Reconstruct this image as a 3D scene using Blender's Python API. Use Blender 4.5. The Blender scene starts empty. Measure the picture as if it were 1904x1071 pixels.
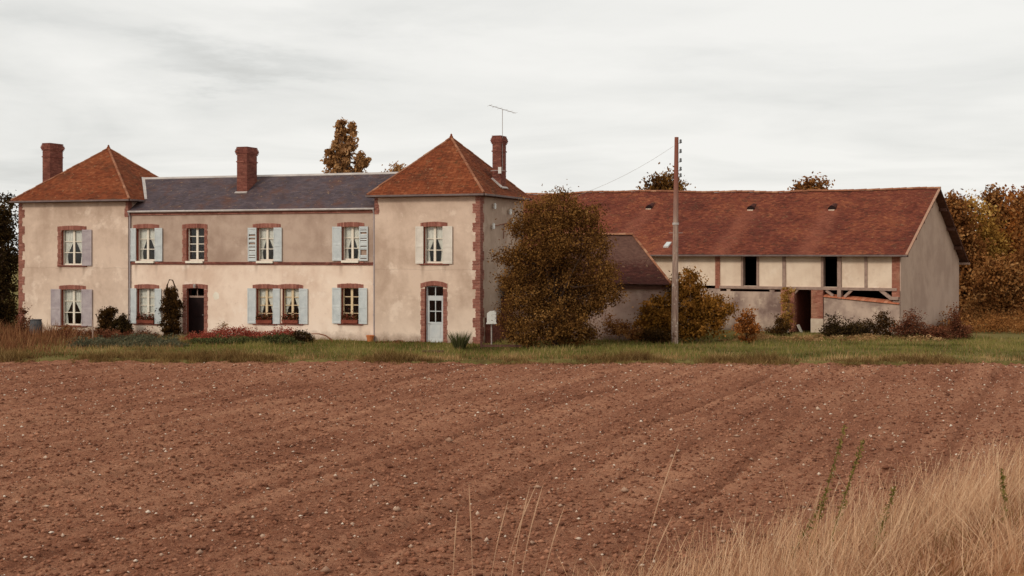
import bpy, math, random
import numpy as np
from mathutils import Vector

# ------------------------------------------------------------------ camera, sky, sun, exposure
S = bpy.context.scene
COL = S.collection
F, CX, HY, EYE = 2500.0, 952.0, 470.0, 4.08          # focal length (px of the photo), centre, horizon row, eye height
cam = bpy.data.cameras.new('camera'); camo = bpy.data.objects.new('camera', cam); COL.objects.link(camo)
cam.sensor_width = 36; cam.lens = 36 * F / 1904; cam.shift_y = -(535.5 - HY) / 1904
camo.location = (0, 0, EYE); camo.rotation_euler = (math.radians(90), 0, 0)
cam.clip_end = 3000; cam.dof.use_dof = True; cam.dof.focus_distance = 60; cam.dof.aperture_fstop = 7.0
S.camera = camo
SUN_DIR = Vector((-0.60, -0.62, 0.50)).normalized()
w = bpy.data.worlds.new('World'); S.world = w; w.use_nodes = True
nt = w.node_tree; nt.nodes.clear()
def wn(t, **k):
    n = nt.nodes.new(t)
    for a, b in k.items(): setattr(n, a, b)
    return n
sky = wn('ShaderNodeTexSky', sky_type='NISHITA', sun_disc=False)
sky.sun_elevation = math.asin(SUN_DIR.z); sky.sun_rotation = math.atan2(SUN_DIR.x, SUN_DIR.y)
tc = wn('ShaderNodeTexCoord'); sep = wn('ShaderNodeSeparateXYZ'); nt.links.new(tc.outputs['Generated'], sep.inputs[0])
def wm(op, a, b=None, clamp=False):
    n = wn('ShaderNodeMath', operation=op, use_clamp=clamp)
    for i, v in enumerate((a, b)):
        if v is None: continue
        if isinstance(v, (int, float)): n.inputs[i].default_value = v
        else: nt.links.new(v, n.inputs[i])
    return n.outputs[0]
den = wm('ADD', wm('MAXIMUM', sep.outputs[2], 0.0), 0.10)
cmb = wn('ShaderNodeCombineXYZ')
nt.links.new(wm('DIVIDE', sep.outputs[0], den), cmb.inputs[0]); nt.links.new(wm('DIVIDE', sep.outputs[1], den), cmb.inputs[1])
def noise(scale, detail, off, rough=0.5, dist=0.0):
    mp = wn('ShaderNodeMapping'); mp.inputs['Location'].default_value = off
    nt.links.new(cmb.outputs[0], mp.inputs[0])
    n = wn('ShaderNodeTexNoise'); n.inputs['Scale'].default_value = scale; n.inputs['Detail'].default_value = detail
    n.inputs['Roughness'].default_value = rough; n.inputs['Distortion'].default_value = dist
    nt.links.new(mp.outputs[0], n.inputs['Vector']); return n.outputs['Fac']
n1 = noise(0.75, 7, (3.2, 1.7, 0.0), 0.52, 0.9)
n2 = noise(2.2, 5, (7.0, 2.0, 1.0), 0.55, 0.3)
# the heavier cloud banks standing in the south-west part of the sky
dy_ = wm('MAXIMUM', sep.outputs[1], 0.05)
wrp = wm('SUBTRACT', noise(1.6, 5, (1.0, 4.0, 2.0), 0.6), 0.5); wrp2 = wm('SUBTRACT', noise(2.4, 5, (6.0, 9.0, 3.0), 0.6), 0.5)
az_ = wm('ADD', wm('DIVIDE', sep.outputs[0], dy_), wm('MULTIPLY', wrp, 0.22)); ev_ = wm('ADD', wm('DIVIDE', sep.outputs[2], dy_), wm('MULTIPLY', wrp2, 0.10))
bank = None
for (a0, e0, ra, re, amp) in ((-.20, .138, .075, .016, .22), (-.33, .085, .12, .055, .15), (-.12, .185, .20, .020, .15), (.17, .150, .10, .012, .07), (-.44, .17, .10, .05, .10)):
    g_ = wm('ADD', wm('POWER', wm('ABSOLUTE', wm('DIVIDE', wm('SUBTRACT', az_, a0), ra)), 2.0), wm('POWER', wm('ABSOLUTE', wm('DIVIDE', wm('SUBTRACT', ev_, e0), re)), 2.0))
    g_ = wm('MULTIPLY', wm('EXPONENT', wm('MULTIPLY', g_, -1.0)), amp); bank = g_ if bank is None else wm('ADD', bank, g_)
cl = wm('ADD', wm('ADD', wm('MULTIPLY', n1, 0.70), wm('MULTIPLY', n2, 0.20)), wm('ADD', bank, 0.045))
ramp = wn('ShaderNodeValToRGB'); nt.links.new(cl, ramp.inputs[0])
el = ramp.color_ramp.elements
el[0].position = 0.44; el[0].color = (0.92, 0.908, 0.872, 1)
el[1].position = 0.80; el[1].color = (0.66, 0.66, 0.635, 1)
e = el.new(0.60); e.color = (0.82, 0.815, 0.785, 1)
e = el.new(0.68); e.color = (0.745, 0.745, 0.72, 1)
sc = wn('ShaderNodeVectorMath', operation='SCALE'); nt.links.new(ramp.outputs[0], sc.inputs[0]); sc.inputs['Scale'].default_value = 10.0
mx = wn('ShaderNodeMixRGB'); mx.inputs[0].default_value = 0.96
nt.links.new(sky.outputs[0], mx.inputs[1]); nt.links.new(sc.outputs[0], mx.inputs[2])
bg = wn('ShaderNodeBackground'); bg.inputs[1].default_value = 0.10; nt.links.new(mx.outputs[0], bg.inputs[0])
out = wn('ShaderNodeOutputWorld'); nt.links.new(bg.outputs[0], out.inputs[0])
sl = bpy.data.lights.new('sun', 'SUN'); sl.energy = 1.5; sl.angle = math.radians(10); sl.color = (1.0, 0.91, 0.80)
so = bpy.data.objects.new('sun', sl); COL.objects.link(so); so.rotation_euler = SUN_DIR.to_track_quat('Z', 'Y').to_euler()
S.view_settings.view_transform = 'Standard'; S.view_settings.look = 'None'
S.view_settings.exposure = 0.0; S.view_settings.gamma = 1.0; S.view_settings.use_curve_mapping = False
S.render.engine = 'CYCLES'; S.cycles.pixel_filter_type = 'BLACKMAN_HARRIS'; S.cycles.filter_width = 1.5
S.cycles.max_bounces = 6; S.cycles.transparent_max_bounces = 12

rng = np.random.default_rng(11); R = random.Random(5)

# ------------------------------------------------------------------ helpers
def srgb(r, g, b):
    f = lambda c: (c / 255 / 12.92) if c <= 10 else ((c / 255 + 0.055) / 1.055) ** 2.4
    return (f(r), f(g), f(b), 1)
def at(px, py, Y):
    return np.array([(px - CX) / F * Y, Y, EYE - (py - HY) / F * Y])

class N:                                               # tiny node-material builder
    def __init__(s, name, rough=0.9, spec=0.15):
        s.m = bpy.data.materials.new(name); s.m.use_nodes = True; s.t = s.m.node_tree
        s.b = s.t.nodes['Principled BSDF']; s.b.inputs['Roughness'].default_value = rough
        s.b.inputs['Specular IOR Level'].default_value = spec
        s.co = s.t.nodes.new('ShaderNodeTexCoord').outputs['Object']
    def link(s, a, b): s.t.links.new(a, b)
    def node(s, t, **k):
        n = s.t.nodes.new(t)
        for a, b in k.items(): setattr(n, a, b)
        return n
    def mapping(s, scale=(1, 1, 1), loc=(0, 0, 0), rot=(0, 0, 0)):
        n = s.node('ShaderNodeMapping'); n.inputs['Scale'].default_value = scale; n.inputs['Location'].default_value = loc
        n.inputs['Rotation'].default_value = rot; s.link(s.co, n.inputs[0]); return n.outputs[0]
    def noise(s, scale, detail=4, rough=0.55, vec=None, dist=0.0):
        n = s.node('ShaderNodeTexNoise'); n.inputs['Scale'].default_value = scale; n.inputs['Detail'].default_value = detail
        n.inputs['Roughness'].default_value = rough; n.inputs['Distortion'].default_value = dist
        s.link(vec or s.co, n.inputs['Vector']); return n.outputs['Fac']
    def attr(s, name='tone'):
        n = s.node('ShaderNodeAttribute'); n.attribute_name = name; return n.outputs['Fac']
    def ramp(s, f, stops):
        n = s.node('ShaderNodeValToRGB'); s.link(f, n.inputs[0]); e = n.color_ramp.elements
        e[0].position, e[0].color = stops[0]; e[1].position, e[1].color = stops[-1]
        for p, c in stops[1:-1]:
            q = e.new(p); q.color = c
        return n.outputs[0]
    def mix(s, f, a, b, mode='MIX'):
        n = s.node('ShaderNodeMixRGB', blend_type=mode)
        for i, v in enumerate((f, a, b)):
            if isinstance(v, (int, float)): n.inputs[i].default_value = v
            elif isinstance(v, tuple): n.inputs[i].default_value = v
            else: s.link(v, n.inputs[i])
        return n.outputs[0]
    def math(s, op, a, b=None, clamp=False):
        n = s.node('ShaderNodeMath', operation=op, use_clamp=clamp)
        for i, v in enumerate((a, b)):
            if v is None: continue
            if isinstance(v, (int, float)): n.inputs[i].default_value = v
            else: s.link(v, n.inputs[i])
        return n.outputs[0]
    def xyz(s):
        n = s.node('ShaderNodeSeparateXYZ'); s.link(s.co, n.inputs[0]); return n.outputs
    def rng(s, f, a, b, c=0.0, d=1.0):
        n = s.node('ShaderNodeMapRange'); n.clamp = True; s.link(f, n.inputs[0])
        for i, v in enumerate((a, b, c, d)): n.inputs[i + 1].default_value = v
        return n.outputs[0]
    def bump(s, f, strength=0.3, dist=0.02):
        n = s.node('ShaderNodeBump'); n.inputs['Strength'].default_value = strength; n.inputs['Distance'].default_value = dist
        s.link(f, n.inputs['Height']); s.link(n.outputs[0], s.b.inputs['Normal'])
    def done(s, col):
        if isinstance(col, tuple): s.b.inputs['Base Color'].default_value = col
        else: s.link(col, s.b.inputs['Base Color'])
        return s.m

def simple(name, c, c2=None, scale=3.0, rough=0.85, bump=0.0, spec=0.15, bscale=40):
    n = N(name, rough, spec)
    if bump: n.bump(n.noise(bscale, 3), bump)
    if c2 is None: return n.done(c)
    f = n.math('ADD', n.math('MULTIPLY', n.noise(scale, 5, 0.6), 0.7), n.math('MULTIPLY', n.noise(scale * 9, 3), 0.3))
    return n.done(n.ramp(f, [(0.36, c), (0.64, c2)]))

def toned(name, stops, patch=None, rough=0.9, scale=0.8, amt=0.5, bump=0.0, moss=None):
    """colour from the per-piece 'tone' attribute, drifting with a large noise"""
    n = N(name, rough, 0.12)
    f = n.math('ADD', n.math('MULTIPLY', n.attr(), 1 - amt), n.math('MULTIPLY', n.rng(n.noise(scale, 4, 0.6), 0.3, 0.7), amt))
    c = n.ramp(f, stops)
    if patch: c = n.mix(n.rng(n.noise(patch[1], 4, 0.65, dist=0.5), 0.50, 0.68, 0, patch[2]), c, patch[0])
    c = n.mix(n.rng(n.noise(22, 3), 0.3, 0.7, 0.0, 0.25), c, (0.02, 0.015, 0.012, 1))
    if moss: c = n.mix(n.rng(n.noise(3.2, 5, .7), .56, .66, 0, .7), c, moss); c = n.mix(n.rng(n.noise(5.0, 4, .7, n.mapping(loc=(3, 7, 1))), .62, .68, 0, .55), c, srgb(158, 130, 98))
    if bump: n.bump(n.noise(60, 3), bump, 0.01)
    return n.done(c)

def render_mat(name, light, dark, pale, zl=None, marks=(), crack=None):
    """old lime render: weathering, runs below sills (marks: x, z of the sill ends), salts and splash at the foot"""
    n = N(name, 0.95, 0.06)
    big = n.noise(0.42, 5, 0.6, dist=0.4); med = n.noise(1.7, 5, 0.62); runs = n.noise(1.0, 4, 0.6, n.mapping((2.6, 2.6, 0.35))); x, y, z = n.xyz()
    f = n.math('ADD', n.math('ADD', n.math('MULTIPLY', big, 0.62), n.math('MULTIPLY', med, 0.26)), n.math('MULTIPLY', runs, 0.12))
    c = n.ramp(f, [(0.43, light), (0.51, tuple(np.array(light) * 0.55 + np.array(dark) * 0.45)), (0.60, dark)])
    c = n.mix(n.rng(n.noise(0.9, 5, 0.7, n.mapping((1, 1, 1), (5, 3, 1))), 0.57, 0.66, 0, 0.5), c, pale)
    c = n.mix(n.rng(n.noise(5.5, 4, 0.7), 0.58, 0.78, 0, 0.35), c, tuple(np.array(dark) * np.array([0.72, 0.68, 0.66, 1])))
    dk = tuple(np.array(dark) * np.array([0.5, 0.46, 0.44, 1])); m = None
    wx = n.math('ADD', x, n.math('MULTIPLY', n.math('SUBTRACT', n.noise(3.0, 3), .5), .10))
    for (mx_, mz_, ln) in marks:
        k = n.math('MULTIPLY', n.rng(n.math('ABSOLUTE', n.math('SUBTRACT', wx, mx_)), 0.02, 0.13, 1, 0), n.math('MULTIPLY', n.rng(z, mz_ - ln, mz_ - .1, 0, 1), n.rng(z, mz_ - .02, mz_, 1, 0)))
        m = k if m is None else n.math('MAXIMUM', m, k)
    if m is not None: c = n.mix(n.math('MULTIPLY', m, n.rng(runs, .3, .6, .15, .6)), c, dk)
    if crack: c = n.mix(n.rng(n.math('ABSOLUTE', n.math('ADD', n.math('SUBTRACT', z, crack), n.math('MULTIPLY', n.math('SUBTRACT', n.noise(.9, 4), .5), .25))), .0, .035, .22, 0), c, dk)
    if zl:
        c = n.mix(n.math('MULTIPLY', n.rng(n.math('ADD', z, n.math('MULTIPLY', med, 0.9)), zl[0], zl[1], 1, 0), 0.55), c, pale)
        c = n.mix(n.rng(n.math('SUBTRACT', z, n.math('MULTIPLY', n.noise(2.6, 5, .7), .9)), -.40, .02, .75, 0), c, dk)
    n.bump(n.noise(30, 4), 0.25, 0.02)
    return n.done(c)

M = {}
M['barn_panel'] = render_mat('barn_panel', srgb(232, 210, 186), srgb(212, 186, 162), srgb(238, 220, 200))
M['barn_low'] = render_mat('barn_low', srgb(190, 166, 148), srgb(128, 105, 96), srgb(228, 206, 180), (.2, 1.2))
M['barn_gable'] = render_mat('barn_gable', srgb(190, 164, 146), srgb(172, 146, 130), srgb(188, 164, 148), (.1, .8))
M['shed_wall'] = render_mat('shed_wall', srgb(190, 160, 144), srgb(146, 116, 104), srgb(206, 182, 164), (.1, .8))
M['brick'] = toned('brick', [(0.0, srgb(122, 74, 63)), (0.5, srgb(158, 102, 87)), (1.0, srgb(188, 132, 114))], None, 0.9, 1.2, 0.3, 0.3)
M['brick_dark'] = toned('brick_dark', [(0.0, srgb(100, 58, 50)), (0.5, srgb(134, 80, 68)), (1.0, srgb(160, 104, 88))], (srgb(80, 45, 40), 1.0, 0.5), 0.9, 1.2, 0.3, 0.3)
M['brick_flat'] = simple('brick_flat', srgb(120, 62, 50), srgb(150, 84, 66), 6, 0.9, 0.3)
M['brick_pier'] = toned('brick_pier', [(0.0, srgb(138, 82, 66)), (0.5, srgb(170, 108, 88)), (1.0, srgb(198, 140, 116))], (srgb(190, 150, 120), 1.2, 0.5), 0.9, 1.2, 0.3, 0.3)
M['mortar'] = simple('mortar', srgb(150, 112, 92), srgb(176, 138, 114), 8, 0.95, 0.2)
M['tile_house'] = toned('tile_house', [(0.0, srgb(90, 44, 28)), (0.4, srgb(126, 64, 38)), (0.75, srgb(144, 79, 48)), (1.0, srgb(160, 97, 64))], (srgb(92, 56, 38), 0.9, 0.7), 0.95, 0.7, 0.45, moss=srgb(78, 58, 38))
M['tile_shed'] = toned('tile_shed', [(0.0, srgb(60, 33, 29)), (0.5, srgb(78, 42, 36)), (1.0, srgb(98, 56, 46))], (srgb(70, 42, 36), 0.8, 0.5), 0.95, 0.7, 0.45, moss=srgb(66, 48, 38))
M['ridge_tile'] = toned('ridge_tile', [(0.0, srgb(128, 80, 58)), (0.5, srgb(152, 100, 74)), (1.0, srgb(182, 136, 106))], None, 0.95, 1.0, 0.3)
M['slate'] = toned('slate', [(0.0, srgb(66, 56, 60)), (0.5, srgb(86, 74, 78)), (1.0, srgb(106, 92, 94))], (srgb(104, 68, 54), 1.1, 0.7), 0.75, 0.8, 0.5, moss=srgb(86, 66, 54))
M['zinc'] = simple('zinc', srgb(162, 152, 146), srgb(190, 180, 172), 4, 0.6, spec=0.4)
M['zinc_dark'] = simple('zinc_dark', srgb(96, 80, 76), srgb(122, 104, 98), 4, 0.6, spec=0.3)
M['pipe'] = simple('pipe', srgb(150, 138, 136), srgb(172, 158, 154), 3, 0.6, spec=0.3)
M['white'] = simple('white', srgb(226, 214, 194), srgb(238, 228, 210), 5, 0.6, spec=0.25)
M['cream_wood'] = simple('cream_wood', srgb(216, 190, 150), srgb(230, 206, 168), 6, 0.7)
M['curtain'] = simple('curtain', srgb(228, 228, 222), srgb(242, 240, 234), 9, 0.95)
M['shutter'] = simple('shutter', srgb(184, 189, 188), srgb(206, 209, 206), 3, 0.8, 0.1)
M['shutter_mauve'] = simple('shutter_mauve', srgb(160, 146, 148), srgb(186, 174, 172), 3, 0.8, 0.1)
M['shutter_warm'] = simple('shutter_warm', srgb(206, 196, 182), srgb(226, 216, 202), 3, 0.8, 0.1)
M['door_blue'] = simple('door_blue', srgb(186, 190, 190), srgb(206, 206, 202), 3, 0.7, 0.1)
M['door_dark'] = simple('door_dark', srgb(26, 14, 13), srgb(36, 18, 16), 3, 0.7)
M['interior'] = simple('interior', srgb(44, 31, 28))  # darker than the rooms' own walls, unlit depth put into the colour
M['timber'] = simple('timber', srgb(142, 116, 104), srgb(172, 146, 130), 5, 0.9, 0.3)
M['timber_dark'] = simple('timber_dark', srgb(78, 52, 44), srgb(104, 74, 62), 5, 0.9, 0.3)
M['stone'] = simple('stone', srgb(190, 168, 146), srgb(212, 194, 172), 5, 0.95, 0.3)
M['coping'] = toned('coping', [(0.0, srgb(176, 96, 66)), (0.5, srgb(204, 124, 90)), (1.0, srgb(220, 150, 116))], None, 0.9, 1.0, 0.3)
M['pole'] = None
M['porcelain'] = simple('porcelain', srgb(222, 220, 212), rough=0.35, spec=0.5)
M['glass_dark'] = simple('glass_dark', srgb(60, 62, 62), rough=0.3, spec=0.5)
M['metal'] = simple('metal', srgb(150, 142, 138), srgb(176, 168, 160), 4, 0.5, spec=0.4)
M['rust'] = simple('rust', srgb(110, 66, 48), srgb(150, 92, 62), 6, 0.9, 0.2)
M['barrel'] = simple('barrel', srgb(66, 66, 68), srgb(92, 90, 90), 4, 0.7)
M['terracotta'] = simple('terracotta', srgb(186, 106, 62), srgb(206, 132, 84), 4, 0.9)
def pole_mat():
    n = N('pole', 0.9, 0.1)
    g = n.noise(2.0, 5, 0.6, n.mapping((6, 6, 0.7)))
    c = n.ramp(g, [(0.35, srgb(126, 98, 88)), (0.65, srgb(172, 148, 132))])
    z = n.xyz()[2]
    c = n.mix(n.rng(n.math('ADD', z, n.math('MULTIPLY', g, 1.5)), 6.2, 8.2), c, srgb(134, 84, 70))
    spots = n.rng(n.noise(6.0, 3, 0.6), 0.58, 0.66)
    c = n.mix(n.math('MULTIPLY', spots, n.rng(z, 1.5, 5.5, 0.75, 0.0)), c, srgb(212, 198, 180))
    n.bump(g, 0.3, 0.02)
    return n.done(c)
M['pole'] = pole_mat()
def glass_mat():
    m = bpy.data.materials.new('glass'); m.use_nodes = True; t = m.node_tree; t.nodes.clear()
    o = t.nodes.new('ShaderNodeOutputMaterial'); mi = t.nodes.new('ShaderNodeMixShader')
    tr = t.nodes.new('ShaderNodeBsdfTransparent'); tr.inputs[0].default_value = (0.94, 0.94, 0.92, 1)
    gl = t.nodes.new('ShaderNodeBsdfGlossy'); gl.inputs['Roughness'].default_value = 0.06
    fr = t.nodes.new('ShaderNodeFresnel'); fr.inputs[0].default_value = 1.35
    t.links.new(fr.outputs[0], mi.inputs[0]); t.links.new(tr.outputs[0], mi.inputs[1]); t.links.new(gl.outputs[0], mi.inputs[2])
    t.links.new(mi.outputs[0], o.inputs[0]); return m
M['glass'] = glass_mat()
def leaf_mat(name, stops, trans=0.3):
    m = bpy.data.materials.new(name); m.use_nodes = True; t = m.node_tree; t.nodes.clear()
    o = t.nodes.new('ShaderNodeOutputMaterial'); mi = t.nodes.new('ShaderNodeMixShader'); mi.inputs[0].default_value = trans
    d = t.nodes.new('ShaderNodeBsdfDiffuse'); tr = t.nodes.new('ShaderNodeBsdfTranslucent')
    a = t.nodes.new('ShaderNodeAttribute'); a.attribute_name = 'tone'
    r = t.nodes.new('ShaderNodeValToRGB'); e = r.color_ramp.elements
    e[0].position, e[0].color = stops[0]; e[1].position, e[1].color = stops[-1]
    for p, c in stops[1:-1]: e.new(p).color = c
    t.links.new(a.outputs['Fac'], r.inputs[0]); t.links.new(r.outputs[0], d.inputs[0]); t.links.new(r.outputs[0], tr.inputs[0])
    t.links.new(d.outputs[0], mi.inputs[1]); t.links.new(tr.outputs[0], mi.inputs[2]); t.links.new(mi.outputs[0], o.inputs[0])
    return m
L = lambda name, *cs, trans=0.3: leaf_mat(name, [(i / (len(cs) - 1), srgb(*c)) for i, c in enumerate(cs)], trans)
M['leaf_bush'] = L('leaf_bush', (70, 45, 27), (106, 72, 38), (140, 100, 52), (170, 126, 74))
M['leaf_shrub'] = L('leaf_shrub', (80, 54, 26), (124, 84, 34), (158, 110, 48), (176, 122, 64))
M['leaf_orange'] = L('leaf_orange', (96, 56, 30), (140, 84, 40), (170, 106, 54), (186, 128, 74))
M['leaf_gold'] = L('leaf_gold', (120, 84, 38), (158, 116, 54), (186, 144, 74), (206, 168, 98))
M['leaf_brown'] = L('leaf_brown', (92, 58, 34), (132, 84, 46), (160, 110, 62), (180, 134, 86))
M['leaf_russet'] = L('leaf_russet', (76, 44, 32), (106, 62, 44), (130, 82, 58), (150, 104, 76))
M['leaf_poplar'] = L('leaf_poplar', (122, 84, 54), (156, 112, 70), (182, 138, 92), (204, 162, 118))
M['leaf_dark'] = L('leaf_dark', (38, 29, 20), (56, 43, 26), (76, 59, 34), (98, 77, 48))
M['leaf_conifer'] = L('leaf_conifer', (44, 32, 20), (66, 46, 26), (88, 62, 32), (108, 76, 42))
M['leaf_green'] = L('leaf_green', (50, 54, 34), (74, 76, 46), (96, 96, 58), (118, 112, 74))
M['leaf_blue'] = L('leaf_blue', (64, 64, 50), (88, 86, 66), (110, 106, 82), (128, 120, 94))
M['leaf_red'] = L('leaf_red', (110, 48, 38), (150, 70, 56), (176, 92, 74), (196, 120, 98))
M['leaf_lawn'] = L('leaf_lawn', (70, 70, 34), (102, 102, 50), (128, 122, 64), (154, 138, 86))
M['leaf_dry'] = L('leaf_dry', (108, 80, 50), (146, 112, 74), (176, 140, 96), (198, 164, 120))
M['leaf_straw'] = L('leaf_straw', (104, 66, 48), (166, 120, 90), (200, 156, 120), (228, 194, 158))
M['leaf_weed'] = L('leaf_weed', (80, 76, 40), (108, 102, 52), (130, 118, 62), (148, 130, 74))
M['bark'] = simple('bark', srgb(92, 70, 58), srgb(128, 102, 84), 6, 0.95, 0.4)
M['bark_dark'] = simple('bark_dark', srgb(54, 40, 32), srgb(76, 58, 46), 6, 0.95, 0.4)
M['bark_pale'] = simple('bark_pale', srgb(150, 120, 100), srgb(176, 146, 122), 6, 0.95, 0.4)

def tag(o, label=None, cat=None, group=None, kind=None):
    for k, v in (('label', label), ('category', cat), ('group', group), ('kind', kind)):
        if v: o[k] = v
    return o
def empty(name, loc=(0, 0, 0), rz=0.0):
    o = bpy.data.objects.new(name, None); COL.objects.link(o); o.location = [float(v) for v in loc]; o.rotation_euler = (0, 0, rz)
    o.empty_display_size = 0.3; return o
def link_mesh(name, me, mats, parent=None, loc=None, kind=None):
    for m in (mats if isinstance(mats, (list, tuple)) else [mats]): me.materials.append(M[m] if isinstance(m, str) else m)
    o = bpy.data.objects.new(name, me); COL.objects.link(o)
    if parent: o.parent = parent
    if loc is not None: o.location = [float(v) for v in loc]
    if kind: o['kind'] = kind
    return o
def np_mesh(name, V, Q, tones=None, smooth=False):
    V = np.ascontiguousarray(V, dtype=np.float32); Q = np.ascontiguousarray(Q, dtype=np.int32); k = Q.shape[1]
    me = bpy.data.meshes.new(name); me.vertices.add(len(V)); me.vertices.foreach_set('co', V.ravel())
    me.loops.add(Q.size); me.loops.foreach_set('vertex_index', Q.ravel())
    me.polygons.add(len(Q)); me.polygons.foreach_set('loop_start', np.arange(0, Q.size, k, dtype=np.int32))
    me.polygons.foreach_set('loop_total', np.full(len(Q), k, dtype=np.int32))
    if smooth: me.polygons.foreach_set('use_smooth', np.ones(len(Q), dtype=bool))
    me.update(calc_edges=True)
    if tones is not None:
        a = me.attributes.new('tone', 'FLOAT', 'FACE'); a.data.foreach_set('value', np.ascontiguousarray(tones, dtype=np.float32))
    return me
class MB:
    def __init__(s): s.v, s.f, s.t, s.mi = [], [], [], []
    def face(s, pts, tone=0.5, mi=0):
        i = len(s.v); s.v.extend([tuple(map(float, p)) for p in pts]); s.f.append(tuple(range(i, i + len(pts)))); s.t.append(tone); s.mi.append(mi)
    def box(s, x0, x1, y0, y1, z0, z1, tone=0.5, mi=0):
        i = len(s.v)
        s.v += [(x0, y0, z0), (x1, y0, z0), (x1, y1, z0), (x0, y1, z0), (x0, y0, z1), (x1, y0, z1), (x1, y1, z1), (x0, y1, z1)]
        for f in ((0, 3, 2, 1), (4, 5, 6, 7), (0, 1, 5, 4), (1, 2, 6, 5), (2, 3, 7, 6), (3, 0, 4, 7)):
            s.f.append(tuple(i + k for k in f)); s.t.append(tone); s.mi.append(mi)
    def hexa(s, p, tone=0.5, mi=0):                    # 8 corners, bottom loop then top loop
        i = len(s.v); s.v += [tuple(map(float, q)) for q in p]
        for f in ((0, 3, 2, 1), (4, 5, 6, 7), (0, 1, 5, 4), (1, 2, 6, 5), (2, 3, 7, 6), (3, 0, 4, 7)):
            s.f.append(tuple(i + k for k in f)); s.t.append(tone); s.mi.append(mi)
    def tube(s, pts, radii, n=6, tone=0.5, mi=0, caps=True):
        pts = [np.array(p, float) for p in pts]; rings = []
        for k, p in enumerate(pts):
            d = pts[min(k + 1, len(pts) - 1)] - pts[max(k - 1, 0)]; d = d / (np.linalg.norm(d) + 1e-9)
            a = np.cross(d, (0, 0, 1) if abs(d[2]) < 0.9 else (1, 0, 0)); a /= np.linalg.norm(a); b = np.cross(d, a)
            i0 = len(s.v); r = radii[k] if hasattr(radii, '__len__') else radii
            for j in range(n):
                q = p + r * (math.cos(2 * math.pi * j / n) * a + math.sin(2 * math.pi * j / n) * b); s.v.append(tuple(q))
            rings.append(i0)
        for k in range(len(rings) - 1):
            for j in range(n):
                s.f.append((rings[k] + j, rings[k] + (j + 1) % n, rings[k + 1] + (j + 1) % n, rings[k + 1] + j)); s.t.append(tone); s.mi.append(mi)
        if caps:
            s.f.append(tuple(rings[0] + j for j in range(n))); s.f.append(tuple(rings[-1] + n - 1 - j for j in range(n)))
            s.t += [tone, tone]; s.mi += [mi, mi]
    def build(s, name, mats, parent=None, kind=None, warp=None, smooth=False, loc=None):
        me = bpy.data.meshes.new(name); v = s.v if warp is None else [warp(p) for p in s.v]
        me.from_pydata(v, [], s.f); a = me.attributes.new('tone', 'FLOAT', 'FACE'); a.data.foreach_set('value', s.t)
        me.polygons.foreach_set('material_index', s.mi)
        if smooth: me.polygons.foreach_set('use_smooth', [True] * len(s.f))
        me.update(); return link_mesh(name, me, mats, parent, loc, kind)
def boxobj(name, mat, parent, *b, kind=None):
    m = MB(); m.box(*b); return m.build(name, mat, parent, kind)

def wall(mb, x0, x1, z0, z1, y, t, holes, zsplit=None, mi_lo=0, mi_hi=0, reveal=1, inner=2):
    """a wall slab along x between y (front) and y+t (back) with rectangular holes (hx0, hx1, hz0, hz1)"""
    xs = sorted({x0, x1, *[h[0] for h in holes], *[h[1] for h in holes]}); zs = sorted({z0, z1, *([zsplit] if zsplit else []), *[h[2] for h in holes], *[h[3] for h in holes]})
    xs = [v for v in xs if x0 <= v <= x1]; zs = [v for v in zs if z0 <= v <= z1]
    for a, b in zip(xs, xs[1:]):
        for c, d in zip(zs, zs[1:]):
            mx_, mz_ = (a + b) / 2, (c + d) / 2
            if any(h[0] < mx_ < h[1] and h[2] < mz_ < h[3] for h in holes): continue
            mi = mi_hi if (zsplit and mz_ > zsplit) else mi_lo
            mb.face([(a, y, c), (b, y, c), (b, y, d), (a, y, d)], 0.5, mi)
            mb.face([(b, y + t, c), (a, y + t, c), (a, y + t, d), (b, y + t, d)], 0.5, inner)
    for (a, b, c, d) in holes:
        mb.face([(a, y, c), (a, y, d), (a, y + t, d), (a, y + t, c)], 0.5, reveal)
        mb.face([(b, y, d), (b, y, c), (b, y + t, c), (b, y + t, d)], 0.5, reveal)
        mb.face([(a, y, d), (b, y, d), (b, y + t, d), (a, y + t, d)], 0.5, reveal)
        mb.face([(a, y, c), (a, y + t, c), (b, y + t, c), (b, y, c)], 0.5, reveal)
    mb.face([(x0, y, z1), (x1, y, z1), (x1, y + t, z1), (x0, y + t, z1)], 0.5, inner)

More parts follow.
